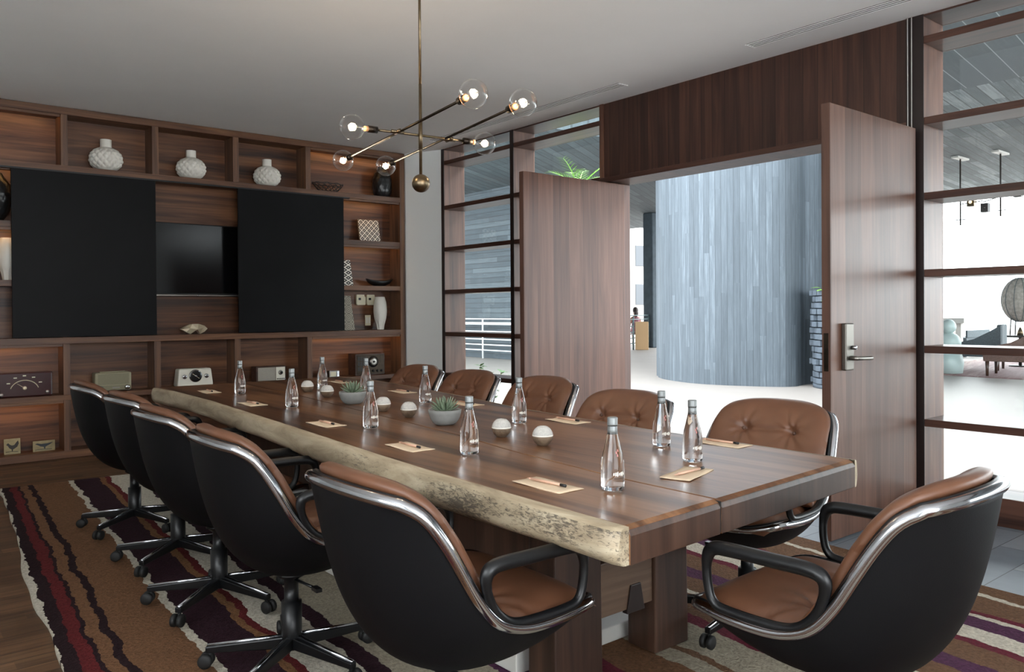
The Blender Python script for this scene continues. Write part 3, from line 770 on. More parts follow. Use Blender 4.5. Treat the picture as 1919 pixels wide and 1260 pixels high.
    # ---- arms: closed black loops
    for sx in (-1, 1):
        K = [(.278,-.068,.575),(.284,-.082,.630),(.286,-.055,.652),(.287,.04,.653),(.286,.15,.652),(.284,.197,.645),(.283,.215,.615),(.281,.215,.56),(.280,.20,.517),(.279,.16,.505),(.278,.06,.503),(.277,.0,.51),(.276,-.04,.535)]
        P = smoothpath([(sx*a,b,c) for a,b,c in K], 6, True)
        rs = []
        for p in P:
            top = max(0, min(1, (p.z-.60)/.045)); rs.append(.0115+.0055*top)
        MB().tube(P, .013, 10, closed=True, rs=rs).build('armrest', M['black'], root)
    # ---- pedestal
    cb = MB(); cb.lathe([(0,.335),(.05,.335),(.05,.325),(.024,.31),(.024,.235),(.034,.235),(.034,.115),(.030,.095),(.030,.075),(0,.075)], 20)
    cb.build('column', M['black'], root)
    tl = MB(); tl.tube([(.02,.0,.315),(.13,.03,.305)], .005, 8); tl.box(.12,.16,.02,.04,.299,.311); tl.build('tilt_lever', M['black'], root)
    for k in range(5):
        a = 2*pi*k/5+.35
        Rz = Matrix.Rotation(a, 4, 'Z')
        lb = MB(); L = .285
        lb.add([(.02,-.020,.078),(.02,.020,.078),(L,.013,.068),(L,-.013,.068),(.02,-.020,.118),(.02,.020,.118),(L,.013,.090),(L,-.013,.090)],[(0,1,2,3),(7,6,5,4),(0,4,5,1),(1,5,6,2),(2,6,7,3),(3,7,4,0)])
        lb.xform(Rz); lg = lb.build('base_leg', M['black'], root, .004)
        ch = MB(); ch.tube([Rz @ Vector((.035,0,.1165)), Rz @ Vector((L-.004,0,.0905))], .0065, 8); ch.build('leg_trim', M['chrome'], lg)
        cs = MB(); cx = L-.012
        cs.tube([(cx,0,.07),(cx,0,.045)], .007, 8)
        for s in (-1,1):
            mt = Matrix.Translation((cx+.012,s*.014,.042)) @ Matrix.Rotation(pi/2,4,'X')
            cs.lathe([(0,-.010),(.018,-.010),(.0245,-.006),(.0245,.006),(.018,.010),(0,.010)], 16, (0,0,0), mt)
        cs.xform(Rz); cs.build('caster', M['rubber'], lg)
    return root
RUGT = .016
CH = [
 # left row, live edge side, from the camera outward
 ((1.145,1.675), -90, 'swivel chair nearest the camera along the live edge, its dark shell filling the foreground'),
 ((1.140,2.58), -92, 'second swivel chair from the camera along the pale live edge'),
 ((1.165,3.35), -89, 'middle swivel chair of the five along the pale live edge'),
 ((1.215,4.06), -88, 'fourth swivel chair from the camera along the live edge, one before the last'),
 ((1.215,4.84), -90, 'farthest swivel chair on the live-edge side, back by the shelves with radios'),
 ((2.60,1.78), 94, 'tufted swivel chair on the door side, in front of the right door leaf'),
 ((2.455,2.44), 92, 'tufted swivel chair seen against the bright open doorway'),
 ((2.69,3.27), 90, 'tufted swivel chair in front of the left door leaf, middle of the door side'),
 ((2.69,3.93), 90, 'tufted swivel chair in front of the slim left window'),
 ((2.72,4.56), 92, 'farthest tufted swivel chair on the door side, in front of the white wall'),
 ((1.865,.985), 2, 'swivel chair at the near end of the table, on the right of the picture'),
]
proto = None
for i, ((x,y), a, lb) in enumerate(CH):
    if proto is None:
        proto = make_chair(lb, (x,y,RUGT), radians(a))
        for o in COL.objects:
            if o.parent: KIDS.setdefault(o.parent.name, []).append(o)
    else: dup(proto, (x,y,RUGT), radians(a), lb)

# ================================================================ THINGS ON THE TABLE
def mk_bottle(label, loc, rz):
    t = thing('water_bottle', label, 'bottle', loc, rz, 'glass water bottles on the table')
    mb = MB(); mb.lathe([(0,.0005),(.024,.0005),(.0285,.003),(.0305,.009),(.0308,.03),(.0305,.06),(.0292,.078),(.0255,.098),(.0205,.118),(.0162,.136),(.0135,.150),(.0126,.158),(.0126,.171),(0,.171)], 36)
    mb.build('bottle_glass', M['water'], t)
    nk = MB(); nk.lathe([(.01275,.146),(.0137,.1465),(.0131,.158),(.0131,.167)], 28); nk.build('neck_band', M['cap'], t)
    mb = MB(); prof = [(0,.190),(.0115,.190),(.0135,.1885)]
    for k in range(6): prof += [(.0138,.186-k*.0026),(.0134,.1847-k*.0026)]
    prof += [(.0138,.169),(0,.1685)]
    mb.lathe(prof, 28); mb.build('cap', M['cap'], t)
    lb = MB()
    for k in range(7):      # small printed marks
        a = -.5+k*.16; r = .0311; hh = .004+.003*((k*7) % 3)/2
        lb.add([(r*cos(a),r*sin(a),.046-hh),(r*cos(a+.11),r*sin(a+.11),.046-hh*.7),(r*cos(a+.11),r*sin(a+.11),.046+hh),(r*cos(a),r*sin(a),.046+hh*.6)],[(0,1,2,3)])
    lb.add([(.0312*cos(a),.0312*sin(a),z) for a, z in ((-.5,.034),(.6,.034),(.6,.0355),(-.5,.0355))],[(0,1,2,3)])
    lb.build('printed_mark', M['white_cer'], t)
    rd = MB(); 
    for k, (a, z) in enumerate(((-.25,.101),(-.05,.106),(-.15,.094))):
        r = .0262-(z-.098)*.24+.0006
        rd.add([(r*cos(a),r*sin(a),z-.003),(r*cos(a+.16),r*sin(a+.16),z-.003),((r-.0014)*cos(a+.13),(r-.0014)*sin(a+.13),z+.003),((r-.0014)*cos(a+.02),(r-.0014)*sin(a+.02),z+.003)],[(0,1,2,3)])
    rd.v = [(x*1.0,y*1.0,z) for x,y,z in rd.v]; rd.build('red_mark', M['redmark'], t)
    return t
M['redmark'] = plain('red_print', (176,112,108), .5)
def refresh():
    KIDS.clear()
    for o in COL.objects:
        if o.parent: KIDS.setdefault(o.parent.name, []).append(o)
BT = [((1.53,1.455),'glass water bottle nearest the camera, near the table\'s front left corner'),
 ((1.56,2.127),'second glass water bottle from the camera along the live edge'),
 ((1.613,2.871),'third glass water bottle from the camera along the live edge, before a ball holder'),
 ((1.675,3.764),'fourth glass water bottle from the camera along the live edge'),
 ((1.726,4.588),'farthest glass water bottle along the live edge, before the wood and grey radio'),
 ((2.0,1.564),'glass water bottle standing beside the angled paper at the table end'),
 ((2.148,1.811),'glass water bottle on the door side, just left of the one by the angled paper'),
 ((2.146,2.574),'glass water bottle on the door side, behind the two nearest ball holders'),
 ((2.265,3.467),'glass water bottle on the door side, just behind the nearer succulent'),
 ((2.37,4.27),'glass water bottle half hidden behind the farther succulent and a nearer bottle'),
 ((2.247,4.60),'farthest glass water bottle on the door side, before the small silver clock')]
b0 = None
cang = math.atan2
for (x,y), lb in BT:
    a = math.atan2(-y, -x)+.55
    if b0 is None: b0 = mk_bottle(lb, (x,y,TZ), a); refresh()
    else: dup(b0, (x,y,TZ), a, lb)
def mk_note(label, loc, rz):
    mb = MB(); nx, ny = 10, 6
    def pt(u, v): return ((u-.5)*.19, (v-.5)*.088, .0022+.0014*sin(u*5+1)*abs(v-.5)*2)
    mb.grid(lambda u,v: pt(u,v), nx, ny)
    o = mb.build('note_paper', M['paper'], None); o.location = loc; o.rotation_euler = (0,0,rz)
    s = o.modifiers.new('solid','SOLIDIFY'); s.thickness = .0022; s.offset = -1
    return tag(o, label, 'paper', 'note papers laid at each place')
def mk_pencil(label, loc, rz):
    t = thing('pencil', label, 'pencil', loc, rz, 'pencils lying on the note papers')
    MB().tube([(-.065,0,.0042),(.045,0,.0042)], .0038, 6).build('pencil_shaft', M['pencil'], t)
    MB().tube([(-.082,0,.0042),(-.065,0,.0042)], .0038, 6, rs=[.0006,.0038]).build('pencil_point', M['pencil'], t)
    MB().tube([(.045,0,.0042),(.064,0,.0042)], .0042, 8).build('pencil_end', M['pblack'], t)
    return t
NT = [((1.432,1.602),-90,'on the live-edge side nearest the camera'),((1.478,2.364),-91,'second from the camera along the live edge'),((1.52,3.08),-88,'third from the camera along the live edge'),((1.572,4.014),-90,'fourth from the camera along the live edge'),((1.625,4.814),-92,'farthest along the live edge, before the white radio'),
 ((1.832,1.452),17,'at the near end of the table, set crosswise'),((2.335,1.70),-88,'on the door side nearest the camera'),((2.331,2.475),-90,'on the door side, before the chair against the doorway'),((2.38,3.27),-90,'on the door side, right of the nearer succulent'),((2.466,4.017),-92,'on the door side, fourth from the camera'),((2.50,4.86),-88,'farthest on the door side, behind the farther succulent')]
n0 = p0 = None
for (x,y), a, w_ in NT:
    la = 'kraft note paper '+w_; lp = 'pale pencil with black end '+w_
    rz = radians(a)
    if n0 is None:
        n0 = mk_note(la, (x,y,TZ+.001), rz); p0 = mk_pencil(lp, (x+.004,y,TZ+.0046), rz+.06); refresh()
    else:
        dup(n0, (x,y,TZ+.001), rz, la)
        if w_.startswith('at the near'): dup(p0, (x+.012,y-.004,TZ+.0046), radians(4), lp)
        else: dup(p0, (x+.004,y,TZ+.0046), rz+random.uniform(-.08,.1), lp)
def mk_ball(label, loc):
    t = thing('tealight_holder', label, 'candle holder', loc, random.uniform(0,6), 'round tealight holders along the table centre')
    R = .036; c = .034
    MB().lathe([(R*cos(a), c+R*sin(a)) for a in [x*pi/180 for x in range(4,66,6)]]+[(.012,c+R*.90),(.011,c+R*.75),(0,c+R*.74)], 30).build('upper_half', M['stone'], t)
    MB().lathe([(0,.0005),(.018,.0005)]+[(R*cos(a), c+R*sin(a)) for a in [x*pi/180 for x in range(-58,0,7)]]+[(R*.99,c)], 30).build('lower_half', M['stone_base'], t)
    MB().lathe([(R*.985,c-.001),(R*1.01,c),(R*1.01,c+.003),(R*.985,c+.004)], 30).build('pale_band', M['white_cer'], t)
    return t
BL = [((1.85,2.092),'ball-shaped tealight holder nearest the camera'),((1.861,2.335),'second ball-shaped tealight holder from the camera'),((1.902,3.046),'third ball holder from the camera, left of the nearer succulent'),((1.924,3.307),'fourth ball holder from the camera, partly behind a bottle'),((2.008,4.053),'fifth ball holder from the camera, left of the farther succulent'),((2.056,4.403),'farthest ball holder, leftmost of the row in the picture')]
q0 = None
for (x,y), lb in BL:
    if q0 is None: q0 = mk_ball(lb, (x,y,TZ)); refresh()
    else: dup(q0, (x,y,TZ), random.uniform(0,6), lb)
def mk_planter(label, loc, rz):
    t = thing('potted_succulent', label, 'plant', loc, rz, 'succulents in grey bowls on the table')
    MB().lathe([(0,.0005),(.036,.0005),(.048,.008),(.060,.026),(.067,.048),(.069,.062),(.066,.064),(.062,.060),(.057,.052),(0,.050)], 36).build('bowl', M['concrete'], t)
    MB().lathe([(0,.0545),(.05,.054),(.0585,.0535)], 24).build('soil', M['soil'], t)
    k = 0
    for ring, (n, el, L, w) in enumerate(((9,18,.060,.016),(8,38,.064,.016),(7,58,.062,.015),(5,74,.056,.013),(2,86,.048,.010))):
        for i in range(n):
            a = 2*pi*(i+.5*ring)/n+random.uniform(-.12,.12); e = radians(el+random.uniform(-6,6)); mb = MB()
            d = Vector((cos(a)*cos(e), sin(a)*cos(e), sin(e))); sd = Vector((-sin(a), cos(a), 0)); nn = sd.cross(d)
            b = Vector((0,0,.053))+Vector((cos(a),sin(a),0))*.008; pts = []
            rows = [(0,.55),(.25,.95),(.5,1),(.75,.7),(.93,.28),(1,.02)]
            for tt, ww in rows:
                c_ = b+d*L*tt + Vector((0,0,1))*(.010*tt*tt)
                pts += [c_+sd*w*.5*ww, c_+nn*w*.28*ww, c_-sd*w*.5*ww, c_-nn*w*.30*ww]
            fs = []
            for r_ in range(5):
                for q in range(4): fs.append((r_*4+q, r_*4+(q+1) % 4, (r_+1)*4+(q+1) % 4, (r_+1)*4+q))
            fs += [(3,2,1,0),(20,21,22,23)]
            mb.add(pts, fs, True); mb.build('leaf', M['succ'], t)
    return t
M['soil'] = plain('soil', (70,60,48), .9)
pl = mk_planter('spiky succulent in a grey bowl, the one nearer the camera', (1.888,2.744,TZ), .3); refresh()
dup(pl, (1.965,3.681,TZ), 1.4, 'spiky succulent in a grey bowl, the one farther from the camera')

# ================================================================ CHANDELIER
ch = thing('chandelier', 'brass rod chandelier with six clear globe bulbs above the table', 'light', (2.041,3.147,CZ))
C0 = Vector((0,0,2.046-CZ))
def wp(px, py): return onz(px, py, 2.046)-Vector((2.041,3.147,CZ))
MB().lathe([(0,0),(.05,0),(.05,-.012),(.02,-.02),(0,-.02)], 24).build('ceiling_plate', M['brass'], ch)
MB().tube([(0,0,-.01),(0,0,-.70)], .0062, 10).build('drop_rod', M['brass'], ch)
MB().tube([(0,0,-.70),(0,0,1.86-CZ)], .0072, 10).build('lower_rod', M['brass'], ch)
hub = MB(); hub.tube([(0,0,-.87),(0,0,-1.0)], .0095, 12); hub.build('hub', M['brass'], ch)
MB().sphere((0,0,1.822-CZ), .042, n=32, m=20).build('weight_ball', M['brass'], ch)
M['bulb_glow'] = emis('filament', (255,206,140), 260)
M['bulb_base'] = emis('bulb_neck', (190,136,92), .3)
# thin-walled clear globe: no bending of what is seen through it
def globe_mat():
    m, nt, bs = newmat('globe_glass'); nt.nodes.remove(bs)
    tr = N(nt,'ShaderNodeBsdfTransparent'); gl = N(nt,'ShaderNodeBsdfGlossy'); gl.inputs['Roughness'].default_value = .02
    lw = N(nt,'ShaderNodeLayerWeight'); lw.inputs['Blend'].default_value = .5
    tr.inputs['Color'].default_value = (.965,.97,.965,1)
    fac = math_(nt,'ADD', math_(nt,'MULTIPLY', math_(nt,'POWER', lw.outputs['Facing'], 3.0), .75), .03)
    mx = N(nt,'ShaderNodeMixShader'); nt.links.new(fac, mx.inputs[0]); nt.links.new(tr.outputs[0], mx.inputs[1]); nt.links.new(gl.outputs[0], mx.inputs[2])
    nt.links.new(mx.outputs[0], nt.nodes['Material Output'].inputs['Surface']); return m
M['globe'] = globe_mat()
def bar(a, b, zoff, mat):
    A = a+Vector((0,0,zoff)); B = b+Vector((0,0,zoff)); d = (B-A).normalized(); R = .056
    MB().tube([A+d*(R+.055), B-d*(R+.055)], .0058, 10).build('arm', mat, ch)
    for P, s in ((A, 1), (B, -1)):
        e = d*s
        MB().tube([P+e*(R+.018), P+e*(R+.062)], .0155, 16).build('socket', M['dbrass'], ch)
        bu = MB(); mt = Vector((0,0,1)).rotation_difference(e).to_matrix().to_4x4()
        prof = [(R*sin(t*pi/180), -R*cos(t*pi/180)) for t in range(0,166,7)]+[(.0135,R*1.06),(.0128,R*1.3)]
        bu.lathe(prof, 32, P, mt); g = bu.build('globe_bulb', M['globe'], ch)
        MB().tube([P+e*(R*1.02), P+e*(R+.02)], .0115, 14).build('bulb_neck', M['bulb_base'], g)
        f = MB(); sd = e.orthogonal().normalized(); s2 = e.cross(sd)
        f.tube([P+e*(R*.95), P+e*.012+sd*.004], .0012, 6); 
        f.build('filament_post', M['steel'], g)
        fl = MB(); pts = [P+e*(.004)+(sd*cos(k*pi/5)+s2*sin(k*pi/5))*.009 for k in range(9)]
        fl.tube(pts, .0016, 6); fl.build('filament', M['bulb_glow'], g)
mid = lambda p, q: (p+q)/2
a1, a2 = wp(660,238), wp(908,269); b1, b2 = wp(643,301), wp(887,176); c1, c2 = wp(723,311), wp(980,193)
bar(a1, a2, 0, M['brass']); bar(b1, b2, 0.0, M['dbrass']); bar(c1, c2, 0.0, M['dbrass'])
for px, py in ((745,247),(842,262)):
    p = wp(px,py); e = (b2-b1).normalized()
    MB().tube([p-e*.03, p+e*.03], .0085, 10).build('collar', M['brass'], ch)
    e = (a2-a1).normalized(); MB().tube([p-e*.03, p+e*.03], .008, 10).build('collar', M['brass'], ch)
# ================================================================ SHELF OBJECTS
def sx_(px, y, z=1.2): return ony(px, 600, y).x if False else _sx(px, y, z)
def _sx(px, y, z):
    # x on plane y at height z seen at pixel column px
    lo, hi = -2.0, 12.0
    def P(x):
        v = Vector((x,y,z))-O_; return 959.5+f_*v.dot(r2)/v.dot(fw)
    for _ in range(60):
        m = (lo+hi)/2
        if P(m) < px: lo = m
        else: hi = m
    return lo
def mk_vase(label, loc, s):
    t = thing('bubble_vase', label, 'vase', loc, 0, 'white diamond-textured vases on the top shelf')
    mb = MB(); n = 126; prof = []
    m = 80
    def fn(u, v):
        a = 2*pi*u
        if v < .78:
            q = v/.78; th = radians(-62+q*140)
            R = .130*cos(th)**.8 if cos(th) > 0 else 0.02; z = .105+.112*sin(th)
            k = max(0, 1-abs((q-.48)/.42)**4)
            b = (abs(cos(7*a+q*12))*abs(cos(7*a-q*12)))**.7
            R *= .93+.15*k*b
            R = max(R, .046)
            return (R*cos(a), R*sin(a), max(z, .0))
        q = (v-.78)/.22; R = .046+.001*sin(q*40)
        return (R*cos(a), R*sin(a), .2145+q*.066)
    mb.grid(fn, n, m, closeu=True)
    z0 = min(p[2] for p in mb.v)
    mb.v = [(x*s,y*s,(z-z0)*s+.0005) for x,y,z in mb.v]
    mb.build('vase_body', M['white_cer'], t)
    MB().lathe([(.047*s,(.280-z0)*s),(.043*s,(.281-z0)*s),(.040*s,(.26-z0)*s),(0,(.26-z0)*s)], 40).build('vase_mouth', M['white_cer'], t)
    return t
ZT = 2.4842
for px, lb, s in ((198.5,'white diamond-textured vase, leftmost of three on the top shelf',1.0),(358,'white diamond-textured vase, middle of three on the top shelf',.97),(500.5,'white diamond-textured vase, rightmost of three on the top shelf',.97)):
    mk_vase(lb, (_sx(px,7.755,2.6), 7.755, ZT), s)
# wire bowl
x = _sx(615,7.775,2.52); t = thing('wire_bowl', 'dark wire bowl of looped strands on the top shelf', 'bowl', (x,7.775,ZT))
MB().tube([(.075*cos(a),.05*sin(a)*1.0,.004) for a in [k*pi/16 for k in range(32)]], .0035, 6, closed=True).build('base_ring', M['iron'], t)
lp = MB()
for k in range(15):
    a = 2*pi*k/15
    for s in (-1,1):
        pts = [(Vector(((.075+.095*(q/8)**.8)*cos(a+s*.5*sin(q/8*pi)+s*.25*q/8), (.05+.045*(q/8)**.8)*sin(a+s*.5*sin(q/8*pi)+s*.25*q/8), .004+.085*(q/8)**1.2))) for q in range(9)]
        lp.tube(pts, .0028, 6)
lp.build('wire_loops', M['iron'], t)
MB().tube([((.17+.006*cos(9*a))*cos(a),.095*sin(a),.09+.006*sin(9*a)) for a in [k*pi/45 for k in range(90)]], .0034, 6, closed=True).build('rim_wire', M['iron'], t)
def texvase(name, label, loc, prof, mat, n=60, cat='vase'):
    t = MB(); L = len(prof)
    def fn(u, v):
        k = v*(L-1); i = min(int(k), L-2); f = k-i
        r = prof[i][0]*(1-f)+prof[i+1][0]*f; z = prof[i][1]*(1-f)+prof[i+1][1]*f
        a = 2*pi*u; b = abs(sin(8*a+v*16))*abs(sin(8*a-v*16))
        r *= 1+.05*b
        return (r*cos(a), r*sin(a), z+.0005)
    t.grid(fn, n, 50, closeu=True); 
    t.f.append(tuple(range(n))); t.sm.append(False)
    o = t.build(name, mat); o.location = loc; return tag(o, label, cat)
texvase('textured_vase', 'tall black diamond-textured vase at the right end of the top shelf', (_sx(716,7.77,2.6),7.77,ZT), [(.07,0),(.095,.05),(.105,.12),(.10,.20),(.08,.265),(.05,.30),(.045,.335)], M['black_cer'])
texvase('textured_vase', 'black diamond-textured vase at the far left edge, beside the sliding panel', (_sx(-8,7.75,2.1),7.75,1.9923), [(.05,0),(.085,.06),(.115,.15),(.118,.22),(.10,.30),(.06,.36),(.045,.39)], M['black_cer'])
def bullet(label, loc, s):
    t = thing('bullet_vase', label, 'vase', loc, 0)
    mb = MB()
    prof = [(.040,0),(.047,.05),(.060,.10),(.0715,.17),(.074,.22),(.068,.29),(.055,.345),(.050,.36),(.045,.36),(.05,.33),(.0,.32)]
    P = smoothpath([(r,0,z) for r,z in prof[:8]],5)
    def fn(u, v):
        k = v*(len(P)-1); p = P[min(int(k), len(P)-1)]; r = p.x; a = 2*pi*u
        if p.z < .105: r *= 1-.13*abs(sin(4*a))**.6*min(1,(.105-p.z)/.02)*.9
        return (r*cos(a)*s, r*sin(a)*s, p.z*s+.0005)
    mb.grid(fn, 64, len(P)-1, closeu=True); mb.f.append(tuple(range(64))); mb.sm.append(False)
    mb.build('vase_body', M['white_cer'], t)
    MB().lathe([(.050*s,.3605*s),(.045*s,.361*s),(.046*s,.33*s),(0,.33*s)], 40).build('vase_mouth', M['white_cer'], t)
bullet('white bullet-shaped vase with fluted foot, right of the light switch', (_sx(712.5,7.76,1.2),7.76,1.0283), 1.0)
bullet('white bullet-shaped vase peeking out left of the sliding black panel', (_sx(14,7.77,1.7),7.77,1.5072), .97)
# leaning patterned tile and tapered boards
M['pat1'] = pattern_mat('diamond_pattern', (232,226,212), (84,78,72), .062, .062, 'diamond')
M['pat2'] = pattern_mat('chevron_pattern', (220,214,204), (40,36,34), .09, .055, 'diamond')
M['pat3'] = pattern_mat('rosette_pattern', (160,152,136), (112,106,94), .085, .09, 'ring')
M['edge'] = plain('aged_wood_edge', (132,112,86), .6)
t = thing('patterned_tile', 'square tile with a pale diamond lattice leaning on the upper right shelf', 'tile', (_sx(692,7.80,2.1),7.775,1.9925))
o = box('tile_body', M['edge'], -.128,.128,0,.022,.0,.25, t, .002); o.rotation_euler = (radians(-12),0,0)
o = box('tile_face', M['pat1'], -.124,.124,-.0015,0,.004,.246, t, 0); o.rotation_euler = (radians(-12),0,0)
def taper(name, label, loc, wb, wt, h, d, mat):
    mb = MB(); mb.add([(-wb/2,-d/2,0),(wb/2,-d/2,0),(wb/2,d/2,0),(-wb/2,d/2,0),(-wt/2,-d/2,h),(wt/2,-d/2,h),(wt/2,d/2,h),(-wt/2,d/2,h)],[(0,3,2,1),(4,5,6,7),(0,1,5,4),(1,2,6,5),(2,3,7,6),(3,0,4,7)])
    o = mb.build(name, mat, None, .002); o.location = loc; tag(o, label, 'ornament')
taper('tapered_box', 'tapered black and white chevron box beside the right sliding panel', (_sx(642,7.76,1.6),7.76,1.5075), .21, .13, .27, .09, M['pat2'])
taper('tapered_box', 'tapered grey rosette box below the black and white one', (_sx(643,7.76,1.2),7.76,1.0285), .235, .13, .37, .09, M['pat3'])
# black boat-shaped bowl
mb = MB(); mb.grid(lambda u, v: ((.16*(2*v-1)), (.05*(1-(2*v-1)**2)**.5+.004)*cos(pi+pi*u), .06+.028*(2*v-1)**2+(.055*(1-(2*v-1)**2)**.5)*sin(pi+pi*u)+.0), 14, 30)
o = mb.build('boat_bowl', M['black_cer']); zmin = min(v.co.z for v in o.data.vertices); o.location = (_sx(711,7.77,1.55),7.77,1.5074-zmin)
sd = o.modifiers.new('solid','SOLIDIFY'); sd.thickness = .006; tag(o, 'low black boat-shaped bowl on the middle right shelf', 'bowl')
# cream controllers and switch on the back panel
def ctrl(px, label):
    x = _sx(px, 7.87, 1.35); t = thing('wall_control', label, 'control', (x,YB,1.30), 0, 'cream controls under the right shelf')
    mb = MB(); pts = [(-.055,0),(.0,-.004),(.055,0),(.055,.115),(-.055,.115)]
    poly = [(-.055,.01),(-.045,0),(.045,0),(.055,.01),(.055,.085),(.04,.098),(.04,.115),(-.055,.115)]
    mb.add([(a,-.03,b) for a,b in poly]+[(a,-.001,b) for a,b in poly],[tuple(range(8)),tuple(range(15,7,-1))]+[(i,(i+1) % 8,8+(i+1) % 8,8+i) for i in range(8)])
    mb.build('case', M['cream'], t, .003)
    box('display', M['black'], -.035,-.005,-.0312,-.03,.055,.08, t, 0)
ctrl(676, 'cream wall control with small display, left of the pair under the shelf')
ctrl(695, 'cream wall control, right of the pair, above the bullet vase')
t = thing('light_switch', 'pale double light switch plate low on the right bay\'s back panel', 'switch', (_sx(689.5,7.88,1.1),YB,1.075))
box('switch_plate', M['cream'], -.035,.035,-.006,-.001,0,.115, t, .002); 
for a in (-.016,.016): box('rocker', M['white_cer'], a-.011,a+.011,-.010,-.006,.025,.09, t, .001)
# pale gold faceted ornament
x = _sx(363,7.74,1.07); mb = MB()
A = [(-.125,.048),(-.075,.075),(-.03,.095),(.045,.095),(.085,.078),(.125,.050),(.085,.022),(.055,.0),(.02,.045),(-.035,.0),(-.08,.022)]
n = len(A); fr = [(a*1.0,-.03+.018*((i % 2)*2-1),z) for i,(a,z) in enumerate(A)]; bk = [(a*.95,.035,z) for a,z in A]
mb.add(fr+bk+[(-.05,-.055,.055),(.07,-.055,.058)], [(i,(i+1) % n,n+(i+1) % n,n+i) for i in range(n)]+[tuple(range(2*n-1,n-1,-1))]+[(0,1,2*n),(1,2,2*n),(2,8,2*n),(8,9,2*n),(9,10,2*n),(10,0,2*n),(2,3,8),(3,4,2*n+1),(4,5,2*n+1),(5,6,2*n+1),(6,7,2*n+1),(7,8,2*n+1),(8,3,2*n+1)])
o = mb.build('faceted_ornament', M['gold']); o.location = (x,7.74,1.0285); tag(o, 'pale gold faceted ornament on the shelf below the screen', 'ornament')
# ---- radios
def knob(t, x, z, r, mat, y, d=.012, name='knob'):
    MB().lathe([(0,0),(r,0),(r*.92,d*.8),(r*.6,d),(0,d)], 24, (0,0,0), Matrix.Translation((x,y,z)) @ Matrix.Rotation(pi/2,4,'X')).build(name, mat, t)
M['bakelite'] = plain('dark_red_bakelite', (58,26,28), .25, coat=.5)
M['olive'] = plain('olive_beige', (150,144,118), .45)
M['olive_d'] = plain('olive_grille', (128,122,98), .6, noise=.12, nscale=300)
M['ivory'] = plain('ivory_plastic', (226,222,208), .35)
M['walnut_box'] = wood('radio_case', (44,28,22), (66,42,32), (90,60,46), 'X', 2, rough=.4)
M['cloth'] = plain('speaker_cloth', (156,150,140), .8, noise=.15, nscale=260)
ZR = .5403; YF = 7.70
t = thing('table_radio', 'dark red vintage radio with a fan-shaped dial on the left shelf', 'radio', (_sx(46,YF,.64),YF,ZR))
box('case', M['bakelite'], -.205,.205,0,.15,0,.205, t, .012)
MB().tube([(-.195,-.002,.01),(-.195,-.002,.195)], .003, 6).build('side_trim', M['steel'], t)
ar = MB(); ar.tube([(.105*sin(a),-.003,.045+.10*cos(a)*.95) for a in [radians(-72+6*k) for k in range(25)]], .0032, 6); ar.build('dial_arc', M['gold'], t)
for k in range(5):
    a = radians(-58+29*k); MB().box(.135*sin(a)-.012,.135*sin(a)+.012,-.0015,-.0002,.052+.125*cos(a)-.004,.052+.125*cos(a)+.004).build('dial_mark', M['cream'], t)
nd = MB(); nd.tube([(0,-.006,.075),(-.055,-.006,.115)], .003, 6, rs=[.0035,.0012]); nd.build('needle', M['gold'], t)
knob(t, 0, .075, .016, M['gold'], -.0, .014); knob(t, -.165, .028, .015, M['steel'], 0); knob(t, .165, .035, .015, M['steel'], 0)
t = thing('table_radio', 'olive-beige vintage radio with two knobs, second radio from the left', 'radio', (_sx(213,YF,.62),YF,ZR+.008))
box('case', M['olive'], -.148,.148,0,.13,0,.16, t, .014); box('grille', M['olive_d'], -.125,.125,-.004,0,.055,.148, t, .004); box('lower_band', M['olive_d'], -.14,.14,-.003,0,.006,.045, t, .002)
box('handle', M['olive'], -.105,.105,.03,.06,.16,.168, t, .003)
for a in (-.105,.11): knob(t, a, .026, .021, M['chrome'], -.003, .018)
box('script_badge', M['steel'], -.01,.05,-.0045,-.003,.020,.030, t, 0)
for a in (-.12,.12): box('foot', M['rubber'], a-.01,a+.01,.02,.04,-.008,0, t, 0)
t = thing('table_radio', 'white vintage radio with a round black clock dial', 'radio', (_sx(367,YF,.62),YF,ZR))
mb = MB(); wb, wt = .165, .148
mb.add([(-wb,0,0),(wb,0,0),(wb,.14,0),(-wb,.14,0),(-wt,.012,.165),(wt,.012,.165),(wt,.13,.165),(-wt,.13,.165)],[(0,3,2,1),(4,5,6,7),(0,1,5,4),(1,2,6,5),(2,3,7,6),(3,0,4,7)]); mb.build('case', M['ivory'], t, .014, 3)
knob(t, .0, .095, .062, M['chrome'], .010, .012, 'dial_ring'); knob(t, 0, .095, .052, M['black'], -.001, .003, 'dial_face'); knob(t, 0, .095, .009, M['chrome'], -.004, .004, 'dial_hub')
nd = MB(); nd.tube([(-.03,-.006,.118),(.03,-.006,.072)], .0022, 6); nd.build('needle', M['cream'], t)
for a in (-.1,.1): knob(t, a, .092, .021, M['chrome'], .006, .012)
box('front_sill', M['ivory'], -.14,.14,-.006,.004,.002,.012, t, .002)
t = thing('table_radio', 'small wooden radio with grey speaker cloth and a white tuning panel', 'radio', (_sx(508,YF,.62),YF,ZR))
box('case', M['walnut_box'], -.152,.152,0,.13,0,.15, t, .003); box('speaker_cloth', M['cloth'], -.135,.045,-.003,0,.010,.140, t, .001); box('tuning_panel', M['ivory'], .05,.145,-.003,0,.010,.140, t, .001)
knob(t, .098, .085, .024, M['steel'], -.003, .008, 'dial_ring'); knob(t, .105, .085, .013, M['black'], -.010, .012)
for k in range(5): box('push_key', M['black'], .058+k*.017,.070+k*.017,-.007,-.003,.018,.028, t, .001)
t = thing('table_radio', 'dark wooden radio with slotted grille and round dial, rightmost on the shelf', 'radio', (_sx(694,YF,.62),YF,ZR))
